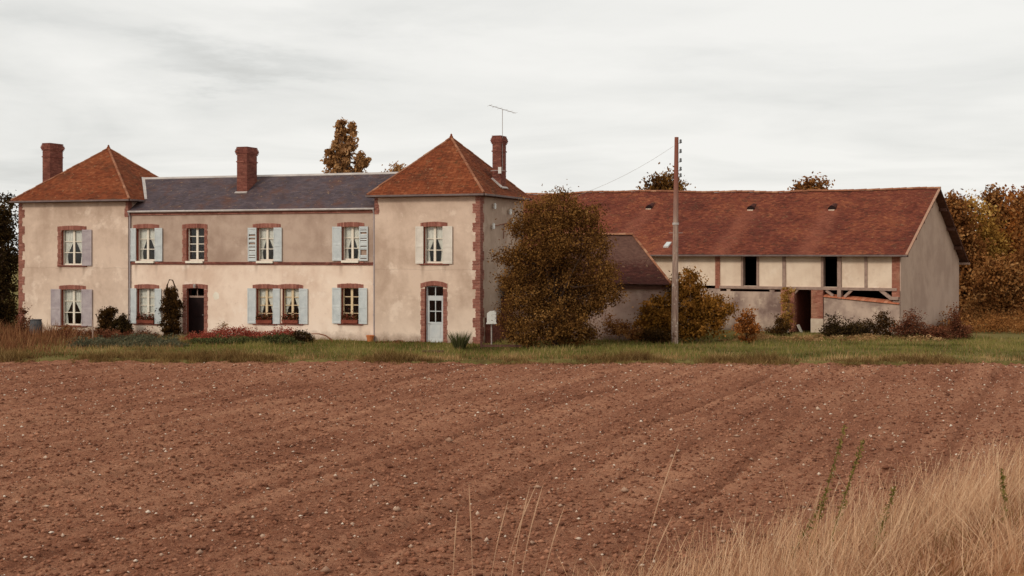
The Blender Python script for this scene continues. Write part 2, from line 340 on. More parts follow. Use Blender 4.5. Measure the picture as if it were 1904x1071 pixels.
def tile_face(mb, A, B, C, D, tw, ex, th, jit=0.25):
    A, B, C, D = [np.array(p, float) for p in (A, B, C, D)]
    e = (B - A) / np.linalg.norm(B - A); up = D - A; up = up - e * up.dot(e); sl = np.linalg.norm(up); up /= sl
    n = np.cross(e, up); rows = max(1, int(round(sl / ex)))
    lD, lB, lC = (D - A).dot(e), (B - A).dot(e), (C - A).dot(e)
    for i in range(rows):
        t0, t1 = i / rows, min(1.0, (i + 1.35) / rows)
        l0, r0 = lD * t0, lB + (lC - lB) * t0; l1, r1 = lD * t1, lB + (lC - lB) * t1
        x = min(l0, l1) - R.random() * 0.03 - (tw / 2 if i % 2 else 0); rt = R.uniform(-.08, .08)
        while x < max(r0, r1):
            a, b = x + 0.003, x + tw - 0.003; x += tw
            a0, b0, a1, b1 = max(a, l0), min(b, r0), max(a, l1), min(b, r1)
            if a0 >= b0 and a1 >= b1: continue
            a0, b0 = min(a0, r0), max(b0, l0); a1, b1 = min(a1, r1), max(b1, l1)
            if b0 < a0: b0 = a0
            if b1 < a1: b1 = a1
            o0 = up * (sl * t0 + R.gauss(0, 0.007) - (R.uniform(.02, .06) if R.random() < .012 else 0)); o1 = up * sl * t1
            h0, h1 = th * (1.9 + R.uniform(-jit, jit) * 1.6), th * (1.9 + R.uniform(-jit, jit) * 1.6)
            p = [A + e * a0 + o0 + n * h0, A + e * b0 + o0 + n * h1, A + e * b1 + o1 + n * th * 0.8, A + e * a1 + o1 + n * th * 0.8]
            q = [A + e * a0 + o0 + n * th * 0.5, A + e * b0 + o0 + n * th * 0.5]
            tone = min(1, max(0, R.gauss(0.5, 0.27) + rt))
            i0 = len(mb.v); mb.v += [tuple(v) for v in p + q]
            mb.f += [(i0, i0 + 1, i0 + 2, i0 + 3), (i0 + 4, i0 + 5, i0 + 1, i0)]; mb.t += [tone, tone]; mb.mi += [0, 0]
def ridge_run(mb, p0, p1, r=0.10, ln=0.38, up=(0, 0, 1)):
    p0, p1 = np.array(p0, float), np.array(p1, float); d = p1 - p0; Ln = np.linalg.norm(d); d /= Ln
    up = np.array(up, float); s = np.cross(d, up); s /= np.linalg.norm(s); u = np.cross(s, d)
    k = max(1, int(round(Ln / ln)))
    for i in range(k):
        a, b = p0 + d * Ln * i / k, p0 + d * (Ln * (i + 1) / k + 0.03); ra, rb = r * 1.12, r * 0.95
        dz = R.uniform(-.008, .012); tone = min(1, max(0, R.gauss(0.5, 0.25))); i0 = len(mb.v); m = 6
        for P, rr in ((a, ra), (b, rb)):
            for j in range(m + 1):
                g = math.pi * j / m; mb.v.append(tuple(P + s * rr * math.cos(g) + u * (rr * math.sin(g) * 0.9 - 0.02 + dz)))
        for j in range(m):
            mb.f.append((i0 + j, i0 + j + 1, i0 + m + 2 + j, i0 + m + 1 + j)); mb.t.append(tone); mb.mi.append(0)
        mb.f.append(tuple(i0 + j for j in range(m + 1))); mb.t.append(tone); mb.mi.append(0)

BH, BJ = 0.060, 0.011                                  # brick course height and joint
def brick_courses_front(mb, x0f, x1f, z0, z1, y0, y1, bl=0.22):
    """courses of bricks on a face between x0f(k) and x1f(k), from y0 (proud) to y1"""
    k = 0; z = z0
    while z < z1 - 0.02:
        a, b = x0f(k), x1f(k); x = a - (bl / 2 if k % 2 else 0)
        while x < b - 0.015:
            c, d = max(x, a), min(x + bl - BJ, b); x += bl
            if d - c < 0.02: continue
            j = R.uniform(0, 0.006); mb.box(c, d, y0 - j, y1, z, min(z + BH, z1), min(1, max(0, R.gauss(0.5, 0.22))))
        z += BH + BJ; k += 1
def brick_courses_side(mb, y0f, y1f, z0, z1, x0, x1, bl=0.22):
    k = 0; z = z0
    while z < z1 - 0.02:
        a, b = y0f(k), y1f(k); y = a - (bl / 2 if k % 2 else 0)
        while y < b - 0.015:
            c, d = max(y, a), min(y + bl - BJ, b); y += bl
            if d - c < 0.02: continue
            j = R.uniform(0, 0.006); mb.box(x0, x1 + j, c, d, z, min(z + BH, z1), min(1, max(0, R.gauss(0.5, 0.22))))
        z += BH + BJ; k += 1

class Frame:                                           # a building's own axes: x along the front (to the right), y to the back
    def __init__(s, ox, oy, th): s.o = np.array([ox, oy]); s.th = th; s.U = np.array([math.cos(th), -math.sin(th)]); s.V = np.array([math.sin(th), math.cos(th)])
    def front(s, px, py, y=0.0):                       # where the ray through a photo point meets the plane local-y = y -> (x, z)
        d = np.array([(px - CX) / F, 1.0]); k = (s.o.dot(s.V) + y) / d.dot(s.V); p = d * k
        return (p - s.o).dot(s.U), EYE - (py - HY) / F * k
    def side(s, px, py, x):                            # the same on the plane local-x = x -> (y, z)
        d = np.array([(px - CX) / F, 1.0]); k = (s.o.dot(s.U) + x) / d.dot(s.U); p = d * k
        return (p - s.o).dot(s.V), EYE - (py - HY) / F * k
    def world(s, x, y, z=0.0):
        p = s.o + s.U * x + s.V * y; return np.array([p[0], p[1], z])

# value noise for terrain
def vnoise(X, Y, cell, seed):
    g = np.random.default_rng(seed).random((256, 256)); x, y = X / cell, Y / cell
    xi, yi = np.floor(x).astype(int), np.floor(y).astype(int); fx, fy = x - xi, y - yi
    fx, fy = fx * fx * (3 - 2 * fx), fy * fy * (3 - 2 * fy); a = lambda i, j: g[(xi + i) % 256, (yi + j) % 256]
    return (a(0, 0) * (1 - fx) + a(1, 0) * fx) * (1 - fy) + (a(0, 1) * (1 - fx) + a(1, 1) * fx) * fy - 0.5
FA = math.radians(22.5)                                # direction the field was worked in
def field_h(X, Y):
    a = X * math.cos(FA) - Y * math.sin(FA); b = X * math.sin(FA) + Y * math.cos(FA)
    h = 0.10 * vnoise(X, Y, 6.0, 1) + 0.030 * vnoise(a * 3.2, b * 0.35, 1.0, 2) + 0.050 * vnoise(a, b * 0.12, 0.9, 21)
    c1, c2, c3 = vnoise(X, Y, 0.34, 3), vnoise(X, Y, 0.17, 4), vnoise(X, Y, 0.085, 5)
    h += 0.045 * c1 + 0.052 * c2 + 0.044 * c3
    h += 0.05 * np.maximum(0, c2 + c3 * 0.6 - 0.22)
    tr = np.abs(((a + 0.25 * vnoise(a, b, 7.0, 9) + 0.4) % 3.6) - 1.8)            # tracks left by the harrow
    h -= 0.12 * np.exp(-(tr / 0.11) ** 2) * (0.55 + 0.9 * (vnoise(a, b * 0.3, 1.2, 7) + 0.5))
    tr2 = np.abs(((a + 2.1) % 1.2) - 0.6); h -= 0.035 * np.exp(-(tr2 / 0.12) ** 2) * (0.3 + 1.4 * (vnoise(a, b * .2, 2.0, 8) + .5))
    return h - 0.08
def edge_y(X): return 50.9 - 0.045 * X + 0.5 * np.sin(X * 0.35) * 0.3      # where the field meets the grass
def lawn_h(X, Y): return 0.05 * vnoise(X, Y, 4.0, 12) + 0.05 * vnoise(X, Y, 1.1, 13) + 0.015
def bank_d(X, Y): return (X - 1.0) * 0.74 - (Y - 15.2) * 0.672
def bank_h(X, Y):
    d = bank_d(X, Y); return np.where(d > 0, 0.26 * d, 0.5 * d) + 0.10 * vnoise(X, Y, 1.5, 31) + 0.05 * vnoise(X, Y, 0.4, 32) - 0.04

# ------------------------------------------------------------------ ground
def soil_mat():
    n = N('soil', 1.0, 0.04)
    rt_ = n.mapping(rot=(0, 0, FA)); m2 = n.node('ShaderNodeMapping'); m2.inputs['Scale'].default_value = (1.5, 0.07, 1); n.link(rt_, m2.inputs[0]); vs = m2.outputs[0]
    st = n.noise(1.0, 5, 0.65, vs); big = n.noise(0.11, 3, 0.5); fine = n.noise(6.5, 6, 0.75); gr = n.noise(26, 4, 0.7)
    f = n.math('ADD', n.math('ADD', n.math('MULTIPLY', st, 0.38), n.math('MULTIPLY', big, 0.26)), n.math('ADD', n.math('MULTIPLY', fine, 0.24), n.math('MULTIPLY', gr, 0.20)))
    c = n.ramp(f, [(0.38, srgb(102, 63, 47)), (0.5, srgb(145, 95, 72)), (0.62, srgb(182, 130, 101))])
    c = n.mix(n.rng(n.noise(17, 4, 0.7), .60, .70, 0, .6), c, srgb(206, 166, 138))
    c = n.mix(n.rng(n.noise(12, 4, 0.7, n.mapping((1, 1, 1), (9, 4, 0))), .60, .68, 0, .7), c, srgb(78, 49, 38))
    n.bump(n.math('ADD', gr, n.math('MULTIPLY', fine, 1.5)), 0.9, 0.05)
    return n.done(c)
M['soil'] = soil_mat()
def turf_mat(name, cs):
    n = N(name, 1.0, 0.05); f = n.math('ADD', n.math('MULTIPLY', n.noise(0.35, 5, 0.6), 0.6), n.math('MULTIPLY', n.noise(7, 4, 0.7), 0.4))
    n.bump(n.noise(20, 4), 0.6, 0.05); return n.done(n.ramp(f, [(0.38, srgb(*cs[0])), (0.5, srgb(*cs[1])), (0.62, srgb(*cs[2]))]))
M['turf'] = turf_mat('turf', [(88, 74, 44), (106, 96, 54), (132, 112, 72)])
M['bank_soil'] = turf_mat('bank_soil', [(112, 74, 52), (150, 108, 74), (176, 134, 94)])
def grid(name, xs, ys, hf, mat, **k):
    X, Y = np.meshgrid(xs, ys); Z = hf(X, Y); V = np.stack([X, Y, Z], -1).reshape(-1, 3); a = len(xs); b = len(ys)
    I = np.arange(a * b).reshape(b, a); Q = np.stack([I[:-1, :-1], I[:-1, 1:], I[1:, 1:], I[1:, :-1]], -1).reshape(-1, 4)
    o = link_mesh(name, np_mesh(name, V, Q, smooth=True), mat); tag(o, kind='structure', **k); return o
gs = np.concatenate([np.linspace(-900, -60, 9), np.linspace(-50, 60, 23), np.linspace(80, 900, 9)])
gy = np.concatenate([np.linspace(-200, -10, 6), np.linspace(0, 130, 27), np.linspace(160, 1600, 10)])
def ground_mat():
    n = N('ground_mix', 1.0, 0.05); y = n.xyz()[1]
    s = n.ramp(n.noise(0.5, 4), [(0.4, srgb(112, 76, 60)), (0.6, srgb(150, 104, 84))]); g = n.ramp(n.noise(0.4, 5, 0.6), [(0.4, srgb(92, 86, 46)), (0.6, srgb(138, 118, 70))])
    return n.done(n.mix(n.rng(y, 50.0, 50.6), s, g))
M['ground_mix'] = ground_mat()
grid('ground', gs, gy, lambda X, Y: np.full_like(X, -0.30), 'ground_mix', label='wide flat farmland under the whole scene')
grid('ploughed_field', np.arange(-27, 27.01, 0.066), np.arange(12.0, 52.6, 0.066), field_h, 'soil', label='freshly worked brown field in front of the farm')
def lawn_hh(X, Y): return lawn_h(X, Y) - 0.5 * np.clip((edge_y(X) + .25 * vnoise(X, Y, .8, 77) * 3 - Y) / 0.45, 0, 1)
grid('lawn', np.arange(-48, 60, 0.3), np.concatenate([np.arange(49.0, 56, 0.2), np.arange(56, 110, 1.0)]), lawn_hh, 'turf', label='strip of rough grass between field and buildings')
grid('grass_bank', np.arange(-14, 22, 0.4), np.arange(-4, 28, 0.4), bank_h, 'bank_soil', label='low grassy bank at the near corner of the field')

# ------------------------------------------------------------------ farmhouse
H = Frame(-25.16, 68.6, math.atan2(8.6, 23.74))
house = empty('farmhouse', (H.o[0], H.o[1], 0), -H.th)
tag(house, 'long cream rendered farmhouse with two hip-roofed towers and a slate middle roof', 'farmhouse')
HL = math.hypot(8.6, 23.74); XA = H.front(238, 450)[0]; XB = H.front(697, 450)[0]; YC = 0.12; DEP = 5.8; ZT = 6.72; ZC = 6.10; TH = 0.42
BAND = 3.56
def O(px0, px1, py0, py1, y=0.0):                      # an opening in metres from its corners
    pm = (px0 + px1) / 2; a = H.front(px0, (py0 + py1) / 2, y)[0]; b = H.front(px1, (py0 + py1) / 2, y)[0]
    return [a, b, H.front(pm, py1, y)[1], H.front(pm, py0, y)[1]]
#   kind, wall, opening, rows, curtains, left shutter px, right shutter px, lintel px, mats
W = [
 dict(w='L', o=O(114, 154, 426.5, 493), rows=3, cur=1, rs=(154, 171.5), lint=(107, 161), jamb='L', sm='shutter_mauve'),
 dict(w='L', o=O(114, 153, 537, 605), rows=3, cur=1, ls=(96, 114), rs=(153, 172.5), lint=(110, 160), sm='shutter_mauve'),
 dict(w='C', o=O(254, 289, 423.5, 485, YC), rows=3, cur=1, ls=(241, 254), rs=(289, 303), lint=(248, 296), sill=1),
 dict(w='C', o=O(347, 380, 423, 485, YC), rows=4, cur=0, lint=(339, 386), jamb='LR', sill=1),
 dict(w='C', o=O(478, 510, 422.5, 485, YC), rows=3, cur=1, ls=(462, 478), rs=(510, 525), lint=(470, 522), sill=1, miss='L'),
 dict(w='C', o=O(636, 669, 420.5, 484, YC), rows=3, cur=1, ls=(619, 636), rs=(669, 685), lint=(627, 677.5), sill=1, miss='R'),
 dict(w='C', o=O(255, 289, 535.5, 601, YC), rows=4, cur=2, ls=(238.8, 255), rs=(289, 301), lint=(250, 296), box=1),
 dict(w='C', o=O(477, 508.5, 535.5, 601, YC), rows=4, cur=1, ls=(461.5, 477), rs=(508.5, 521.5), lint=(470, 517), box=1, fm='cream_wood'),
 dict(w='C', o=O(525, 557, 535.5, 601, YC), rows=4, cur=1, rs=(557, 573), lint=(517, 564), box=1, fm='cream_wood'),
 dict(w='C', o=O(635, 668, 534.5, 601, YC), rows=4, cur=0, ls=(619, 635), rs=(668, 683.5), lint=(627, 676), box=1, fm='cream_wood'),
 dict(w='R', o=O(788, 824, 420, 489.5), rows=3, cur=1, ls=(773.5, 788), rs=(824, 842), lint=(782, 832), sm='shutter_warm'),
 dict(w='C', o=O(347, 379.5, 535, 624, YC), door='dark', lint=(339.5, 386.5), jamb='LR'),
 dict(w='R', o=O(790, 824, 530, 638), door='blue', lint=(782, 832), jamb='LR'),
]
def sill_marks(w_, up):
    r = []
    for q in W:
        if q['w'] == w_ and not q.get('door') and (q['o'][2] > 3) == up:
            for x in (q['o'][0] - .05, q['o'][1] + .05): r.append((x, q['o'][2] - .08, R.uniform(.35, 1.0)))
    return r
M['render_low'] = render_mat('render_low', srgb(238, 215, 194), srgb(218, 190, 168), srgb(246, 229, 212), (0.5, 1.6), sill_marks('C', False) + sill_marks('C', True))
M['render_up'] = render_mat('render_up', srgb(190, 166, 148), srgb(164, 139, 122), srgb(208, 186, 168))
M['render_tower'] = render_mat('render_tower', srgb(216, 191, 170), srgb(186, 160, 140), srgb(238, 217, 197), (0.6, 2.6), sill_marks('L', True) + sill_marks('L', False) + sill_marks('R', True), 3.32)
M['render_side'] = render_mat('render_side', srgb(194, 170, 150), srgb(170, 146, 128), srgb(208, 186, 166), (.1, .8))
holes = {k: [tuple(q['o']) for q in W if q['w'] == k] for k in 'LCR'}
def tower_shell(x0, x1, hs, right_vis):
    mb = MB(); wall(mb, x0, x1, -0.4, ZT, 0.0, TH, hs, None, 0, 0, 1, 2)
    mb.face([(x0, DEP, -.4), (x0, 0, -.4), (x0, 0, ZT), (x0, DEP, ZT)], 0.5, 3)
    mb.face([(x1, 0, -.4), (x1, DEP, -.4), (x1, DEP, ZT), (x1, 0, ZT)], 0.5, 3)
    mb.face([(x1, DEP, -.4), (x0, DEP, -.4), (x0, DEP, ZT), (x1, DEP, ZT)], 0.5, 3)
    mb.face([(x0 + .05, .05, 3.3), (x1 - .05, .05, 3.3), (x1 - .05, DEP - .05, 3.3), (x0 + .05, DEP - .05, 3.3)], 0.5, 2)
    mb.face([(x0 + .05, .05, ZT - .1), (x1 - .05, .05, ZT - .1), (x1 - .05, DEP - .05, ZT - .1), (x0 + .05, DEP - .05, ZT - .1)], 0.5, 2)
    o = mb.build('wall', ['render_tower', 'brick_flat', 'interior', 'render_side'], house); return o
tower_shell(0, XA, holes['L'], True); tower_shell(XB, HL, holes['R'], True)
mb = MB(); wall(mb, XA + .003, XB - .003, -0.4, ZC, YC, TH, holes['C'], BAND, 0, 3, 1, 2)
mb.face([(XB, DEP, -.4), (XA, DEP, -.4), (XA, DEP, ZC), (XB, DEP, ZC)], 0.5, 0)
mb.face([(XA, YC + .05, 3.3), (XB, YC + .05, 3.3), (XB, DEP - .05, 3.3), (XA, DEP - .05, 3.3)], 0.5, 2)
mb.build('wall', ['render_low', 'brick_flat', 'interior', 'render_up'], house)
# brick band and cornice of the middle block
mb = MB(); brick_courses_front(mb, lambda k: XA + .01, lambda k: XB - .03, BAND - .05, BAND + .09, YC - .045, YC + .01); mb.build('band_course', 'brick_dark', house, 'stuff')
mb = MB(); brick_courses_front(mb, lambda k: XA + .01, lambda k: XB - .01, ZC - .17, ZC - .03, YC - .06, YC + .01); mb.build('cornice', 'brick', house, 'stuff')
boxobj('eave_board', 'zinc', house, XA + .004, XB - .004, YC - .10, YC - .002, ZC - .03, ZC + .02)
# quoins
def quoin(x, z0, z1, sgn, side=None, y=0.0, w=(0.36, 0.22), blk=6):
    mb = MB()
    wf = lambda k: w[(k // blk) % 2] + R.uniform(-.02, .02)
    if sgn > 0: brick_courses_front(mb, lambda k: x - wf(k), lambda k: x + .012, z0, z1, y - .014, y + .01)
    else: brick_courses_front(mb, lambda k: x - .012, lambda k: x + wf(k), z0, z1, y - .014, y + .01)
    if side: brick_courses_side(mb, lambda k: y + .012, lambda k: y + w[1 - (k // blk) % 2] + .10 + R.uniform(-.02, .02), z0, z1, side - .01, side + .014)
    mb.build('quoin', 'brick', house, 'stuff')
quoin(HL, -.1, ZT - .12, 1, HL); quoin(0, -.1, ZT - .12, -1)
quoin(XA, ZC - .25, ZT - .12, 1, XA, 0.0, (0.2, 0.14)); quoin(XB, ZC - .25, ZT - .12, -1, None, 0.0, (0.22, 0.16))

def window(q):
    yf = YC if q['w'] == 'C' else 0.0; x0, x1, z0, z1 = q['o']; wd = x1 - x0; hg = z1 - z0; fm = q.get('fm', 'white'); yg = yf + 0.17
    mb = MB(); fw = 0.055
    mb.box(x0, x0 + fw, yg, yg + .06, z0, z1); mb.box(x1 - fw, x1, yg, yg + .06, z0, z1)
    mb.box(x0 + fw, x1 - fw, yg, yg + .06, z1 - fw, z1); mb.box(x0 + fw, x1 - fw, yg, yg + .06, z0, z0 + fw * 1.4)
    xm = (x0 + x1) / 2; mb.box(xm - .055, xm + .055, yg - .012, yg + .055, z0 + fw * 1.4, z1 - fw)
    zb, zt = z0 + fw * 1.4, z1 - fw; rows = q['rows']
    for i in range(1, rows):
        z = zb + (zt - zb) * i / rows
        mb.box(x0 + fw, xm - .055, yg + .008, yg + .045, z - .018, z + .018); mb.box(xm + .055, x1 - fw, yg + .008, yg + .045, z - .018, z + .018)
    win = mb.build('window', fm, house)
    for (a, b) in ((x0 + fw, xm - .055), (xm + .055, x1 - fw)):
        for i in range(rows):
            c, d = zb + (zt - zb) * i / rows, zb + (zt - zb) * (i + 1) / rows
            pm = MB(); tl = R.uniform(-.004, .004); y = yg + .03
            pm.hexa([(a, y, c + .018), (b, y + tl, c + .018), (b, y + .005 + tl, c + .018), (a, y + .005, c + .018), (a, y, d - .018), (b, y + tl, d - .018), (b, y + .005 + tl, d - .018), (a, y + .005, d - .018)])
            pm.build('pane', 'glass', win)
    if q['cur']:
        for s in (-1, 1):
            cm = MB(); n, m = 14, 7; P = []; a = x0 + fw if s < 0 else x1 - fw; half = wd / 2 - fw + .01
            tie = R.uniform(0.66, 0.80); st_ = R.uniform(.14, .34); lo_ = R.uniform(.20, .34); ph = R.random() * 6
            for i in range(n + 1):
                t = i / n                               # 0 top .. 1 bottom
                if q['cur'] == 2: reach = 1.0
                elif t < st_: reach = 1.0
                elif t < tie: reach = 1.0 - (1 - lo_) * ((t - st_) / (tie - st_)) ** 0.9
                else: reach = lo_ + 0.10 * (t - tie) / (1 - tie)
                z = zt - (zt - zb) * t; row = []
                for j in range(m + 1):
                    f = j / m; row.append((a - s * half * f * reach, yg + .075 + .015 * math.sin(f * 19 + ph + t), z))
                P.append(row)
            for i in range(n):
                for j in range(m): cm.face([P[i][j], P[i][j + 1], P[i + 1][j + 1], P[i + 1][j]])
            cm.build('curtain', 'curtain', win)
    lintel(q, win, yf)
    if q.get('sill'):
        sm = MB(); sm.box(x0 + .02, x1 - .02, yf - .15, yf + .19, z0 - .11, z0 - .004); sm.build('sill', 'white', win)
        mb = MB(); brick_courses_front(mb, lambda k: x0 - .22, lambda k: x0 - .01, z0 - .12, z0 - .04, yf - .06, yf + .01)
        mb.build('sill_block', 'brick', win); mb = MB()
        brick_courses_front(mb, lambda k: x1 + .01, lambda k: x1 + .22, z0 - .12, z0 - .04, yf - .06, yf + .01); mb.build('sill_block', 'brick', win)
    else:
        sm = MB(); x = x0 - .20
        while x < x1 + .18:
            sm.box(x, x + .10, yf - .06 - R.uniform(0, .006), yf + .19 if x0 < x < x1 - .1 else yf + .01, z0 - .075, z0 - .004, R.gauss(.45, .2)); x += .11
        sm.build('sill', 'brick_dark', win)
    for side in 'lr':
        sp = q.get(side + 's')
        if not sp: continue
        a = H.front(sp[0], 500, yf)[0]; b = H.front(sp[1], 500, yf)[0]
        if side == 'l': b = x0 - .004
        else: a = x1 + .004
        shutter(q, win, a, b, z0 - .02, z1 - .02, yf - .075, q.get('miss') == side.upper(), side)
def shutter(q, win, a, b, z0, z1, y, missing, side):
    mb = MB(); st = 0.055; t = .035; zm = z0 + (z1 - z0) * 0.47
    mb.box(a, a + st, y, y + t, z0, z1); mb.box(b - st, b, y, y + t, z0, z1)
    for (c, d) in ((z0, z0 + .09), (zm - .05, zm + .05), (z1 - .08, z1)): mb.box(a + st, b - st, y, y + t, c, d)
    for (c, d) in ((z0 + .09, zm - .05), (zm + .05, z1 - .08)):
        n = max(4, int((d - c) / .052))
        for i in range(n):
            if missing and R.random() < 0.42: continue
            z = c + (d - c) * (i + .5) / n; h = (d - c) / n * .62
            mb.hexa([(a + st, y + .002, z - h), (b - st, y + .002, z - h), (b - st, y + .012, z - h), (a + st, y + .012, z - h),
                     (a + st, y + .022, z + h), (b - st, y + .022, z + h), (b - st, y + .033, z + h), (a + st, y + .033, z + h)])
    hx = b if side == 'l' else a - .03                 # hinge straps on the window side
    for zz in (z0 + .18, z1 - .2): mb.box(hx - .02 if side == 'l' else hx + .02, hx + .01 if side == 'l' else hx + .05, y - .006, y + t + .03, zz, zz + .035)
    mb.build('shutter', q.get('sm', 'shutter'), win)
def lintel(q, par, yf, rise=0.05):
    x0, x1, z0, z1 = q['o']; a = H.front(q['lint'][0], 420, yf)[0]; b = H.front(q['lint'][1], 420, yf)[0]
    if q.get('door') == 'blue': rise = 0.13
    mb = MB(); n = max(6, int(round((b - a) / .073))); hh = .21
    for i in range(n):
        f0, f1 = i / n, (i + 1) / n; c, d = a + (b - a) * f0 + .004, a + (b - a) * f1 - .004; fm_ = (f0 + f1) / 2
        zz = z1 - .02 + rise * (1 - (2 * fm_ - 1) ** 2) - rise; j = R.uniform(0, .006)
        mb.box(c, d, yf - .018 - j, yf + (.14 if x0 - .05 < c < x1 else .01), zz, zz + hh + R.uniform(-.006, .006), min(1, max(0, R.gauss(.5, .22))))
    mb.build('lintel', 'brick', par, 'stuff')
    for s in q.get('jamb', ''):
        mb = MB(); top = z1 + .19 - rise
        if s == 'L': brick_courses_front(mb, lambda k: a + (.03 if k // 3 % 2 else 0), lambda k: x0 - .003, z0 - .02, top - .20, yf - .016, yf + .01)
        else: brick_courses_front(mb, lambda k: x1 + .003, lambda k: b - (.03 if k // 3 % 2 else 0), z0 - .02, top - .20, yf - .016, yf + .01)
        mb.build('jamb', 'brick', par, 'stuff')
def door(q):
    yf = YC if q['w'] == 'C' else 0.0; x0, x1, z0, z1 = q['o']; yg = yf + .17
    if q['door'] == 'blue':
        zt, zs = z0 + (z1 - z0) * (1 - 20 / 108), z0 + (z1 - z0) * (1 - 29 / 108); zp = z0 + (z1 - z0) * (39 / 108); xm = (x0 + x1) / 2
        mb = MB(); mb.box(x0, x0 + .07, yg, yg + .06, z0, z1 - .05); mb.box(x1 - .07, x1, yg, yg + .06, z0, z1 - .05); mb.box(x0 + .07, x1 - .07, yg, yg + .06, zs, zt)
        mb.box(x0 + .07, x1 - .07, yg, yg + .06, z1 - .09, z1 - .05); mb.box(xm - .02, xm + .02, yg, yg + .05, zt, z1 - .09)
        mb.box(x0 + .07, x0 + .15, yg + .004, yg + .05, z0 + .02, zs); mb.box(x1 - .15, x1 - .07, yg + .004, yg + .05, z0 + .02, zs)
        zm = (zp + zs) / 2; mb.box(xm - .02, xm + .02, yg + .006, yg + .05, zp, zs); mb.box(x0 + .15, x1 - .15, yg + .008, yg + .05, zm - .02, zm + .02)
        mb.box(x0 + .15, x1 - .15, yg + .004, yg + .05, zp - .10, zp); mb.box(x0 + .15, x1 - .15, yg + .02, yg + .045, z0 + .16, zp - .10); mb.box(x0 + .15, x1 - .15, yg + .004, yg + .05, z0 + .02, z0 + .16)
        mb.box(x0 + .22, x1 - .22, yg + .008, yg + .03, z0 + .24, zp - .18)
        d = mb.build('door', 'door_blue', house)
        for (a, b, c, e_) in ((x0 + .15, xm - .02, zp, zm - .02), (xm + .02, x1 - .15, zp, zm - .02), (x0 + .15, xm - .02, zm + .02, zs), (xm + .02, x1 - .15, zm + .02, zs), (x0 + .07, xm - .02, zt, z1 - .09), (xm + .02, x1 - .07, zt, z1 - .09)):
            boxobj('pane', 'glass', d, a, b, yg + .025, yg + .03, c, e_)
        hm = MB(); hm.tube([(x0 + .11, yg + .004, zp - .06), (x0 + .11, yg - .05, zp - .06), (x0 + .20, yg - .05, zp - .06)], .012); hm.build('handle', 'metal', d)
        boxobj('threshold', 'stone', d, x0 - .05, x1 + .05, yf - .12, yf + .16, z0 - .03, z0 + .015)
    else:
        zb = z0 + (z1 - z0) * (1 - 17 / 89)
        mb = MB(); mb.box(x0, x0 + .06, yg, yg + .06, z0, z1); mb.box(x1 - .06, x1, yg, yg + .06, z0, z1); mb.box(x0 + .06, x1 - .06, yg, yg + .05, z1 - .07, z1)
        mb.box(x0 + .06, x1 - .06, yg + .03, yg + .07, z0, zb - .04); xm = (x0 + x1) / 2
        for z in (z0 + .1, (z0 + zb) / 2): mb.box(x0 + .18, x1 - .18, yg + .015, yg + .03, z, z + (zb - z0) / 2 - .22)
        d = mb.build('door', 'door_dark', house)
        boxobj('transom_bar', 'timber', d, x0 + .06, x1 - .06, yg - .01, yg + .05, zb - .04, zb + .05)
        boxobj('transom_frame', 'timber', d, xm - .02, xm + .02, yg + .01, yg + .05, zb + .05, z1 - .07)
        boxobj('pane', 'glass', d, x0 + .06, xm - .02, yg + .025, yg + .03, zb + .05, z1 - .07); boxobj('pane', 'glass', d, xm + .02, x1 - .06, yg + .025, yg + .03, zb + .05, z1 - .07)
        hm = MB(); hm.tube([(x1 - .12, yg + .03, z0 + 1.0), (x1 - .12, yg - .03, z0 + 1.0), (x1 - .20, yg - .03, z0 + 1.0)], .012); hm.build('handle', 'metal', d)
        boxobj('threshold', 'stone', d, x0 - .05, x1 + .05, yf - .18, yf + .16, z0 - .10, z0 + .012)
        lm = MB(); c = np.array([xm + .05, yf - .16, z1 + .08]); lm.tube([(xm + .05, yf, z1 + .16), (xm + .05, yf - .14, z1 + .18)], .012); lm.tube([c + (0, 0, .10), c + (0, 0, .07), c + (0, 0, -.08)], [.02, .07, .05], 8); lm.build('door_lamp', 'metal', d)
    lintel(q, d, yf)
for q in W: (door if q.get('door') else window)(q)

# tower roofs
def tower_roof(x0, x1):
    ov = .30; a, b, c, d = x0 - ov, x1 + ov, -ov, DEP + ov; z = ZT - .02; ap = np.array([(x0 + x1) / 2, DEP / 2, 9.52])
    P = [np.array(p) for p in ((a, c, z), (b, c, z), (b, d, z), (a, d, z))]
    mb = MB()
    for i in range(4): mb.face([P[i], P[(i + 1) % 4], ap])
    mb.face([P[0], P[3], P[2], P[1]])
    mb.box(a + .03, b - .03, c + .03, d - .03, z - .09, z - .003)
    roof = mb.build('roof', 'timber_dark', house)
    tb = MB()
    for i in range(4): tile_face(tb, P[i], P[(i + 1) % 4], ap, ap, .17, .115, .014)
    tb.build('roof_tiles', 'tile_house', roof, 'stuff')
    rb = MB()
    for i in range(4): ridge_run(rb, P[i] + (ap - P[i]) * .01 + (0, 0, .03), ap + (0, 0, .03), .06, .34)
    rb.build('hip_tiles', 'ridge_tile', roof, 'stuff')
    fm = MB(); fm.tube([ap + (0, 0, -.05), ap + (0, 0, .06), ap + (0, 0, .10), ap + (0, 0, .14), ap + (0, 0, .2)], [.11, .09, .05, .06, .015], 8); fm.build('finial', 'tile_house', roof)
    gm = MB()
    for (p, q) in (((a, c), (b, c)), ((b, c), (b, d))):
        dx, dy = (0, -1) if p[1] == q[1] else (1, 0)
        if dy: gm.box(p[0], q[0], c - .09, c - .004, z - .07, z + .012)
        else: gm.box(b + .004, b + .09, c + .02, d, z - .07, z + .012)
    gm.build('gutter', 'zinc_dark', roof)
    return roof, ap, (a, b, c, d, z)
roofL, apL, RL = tower_roof(0, XA); roofR, apR, RR = tower_roof(XB, HL)
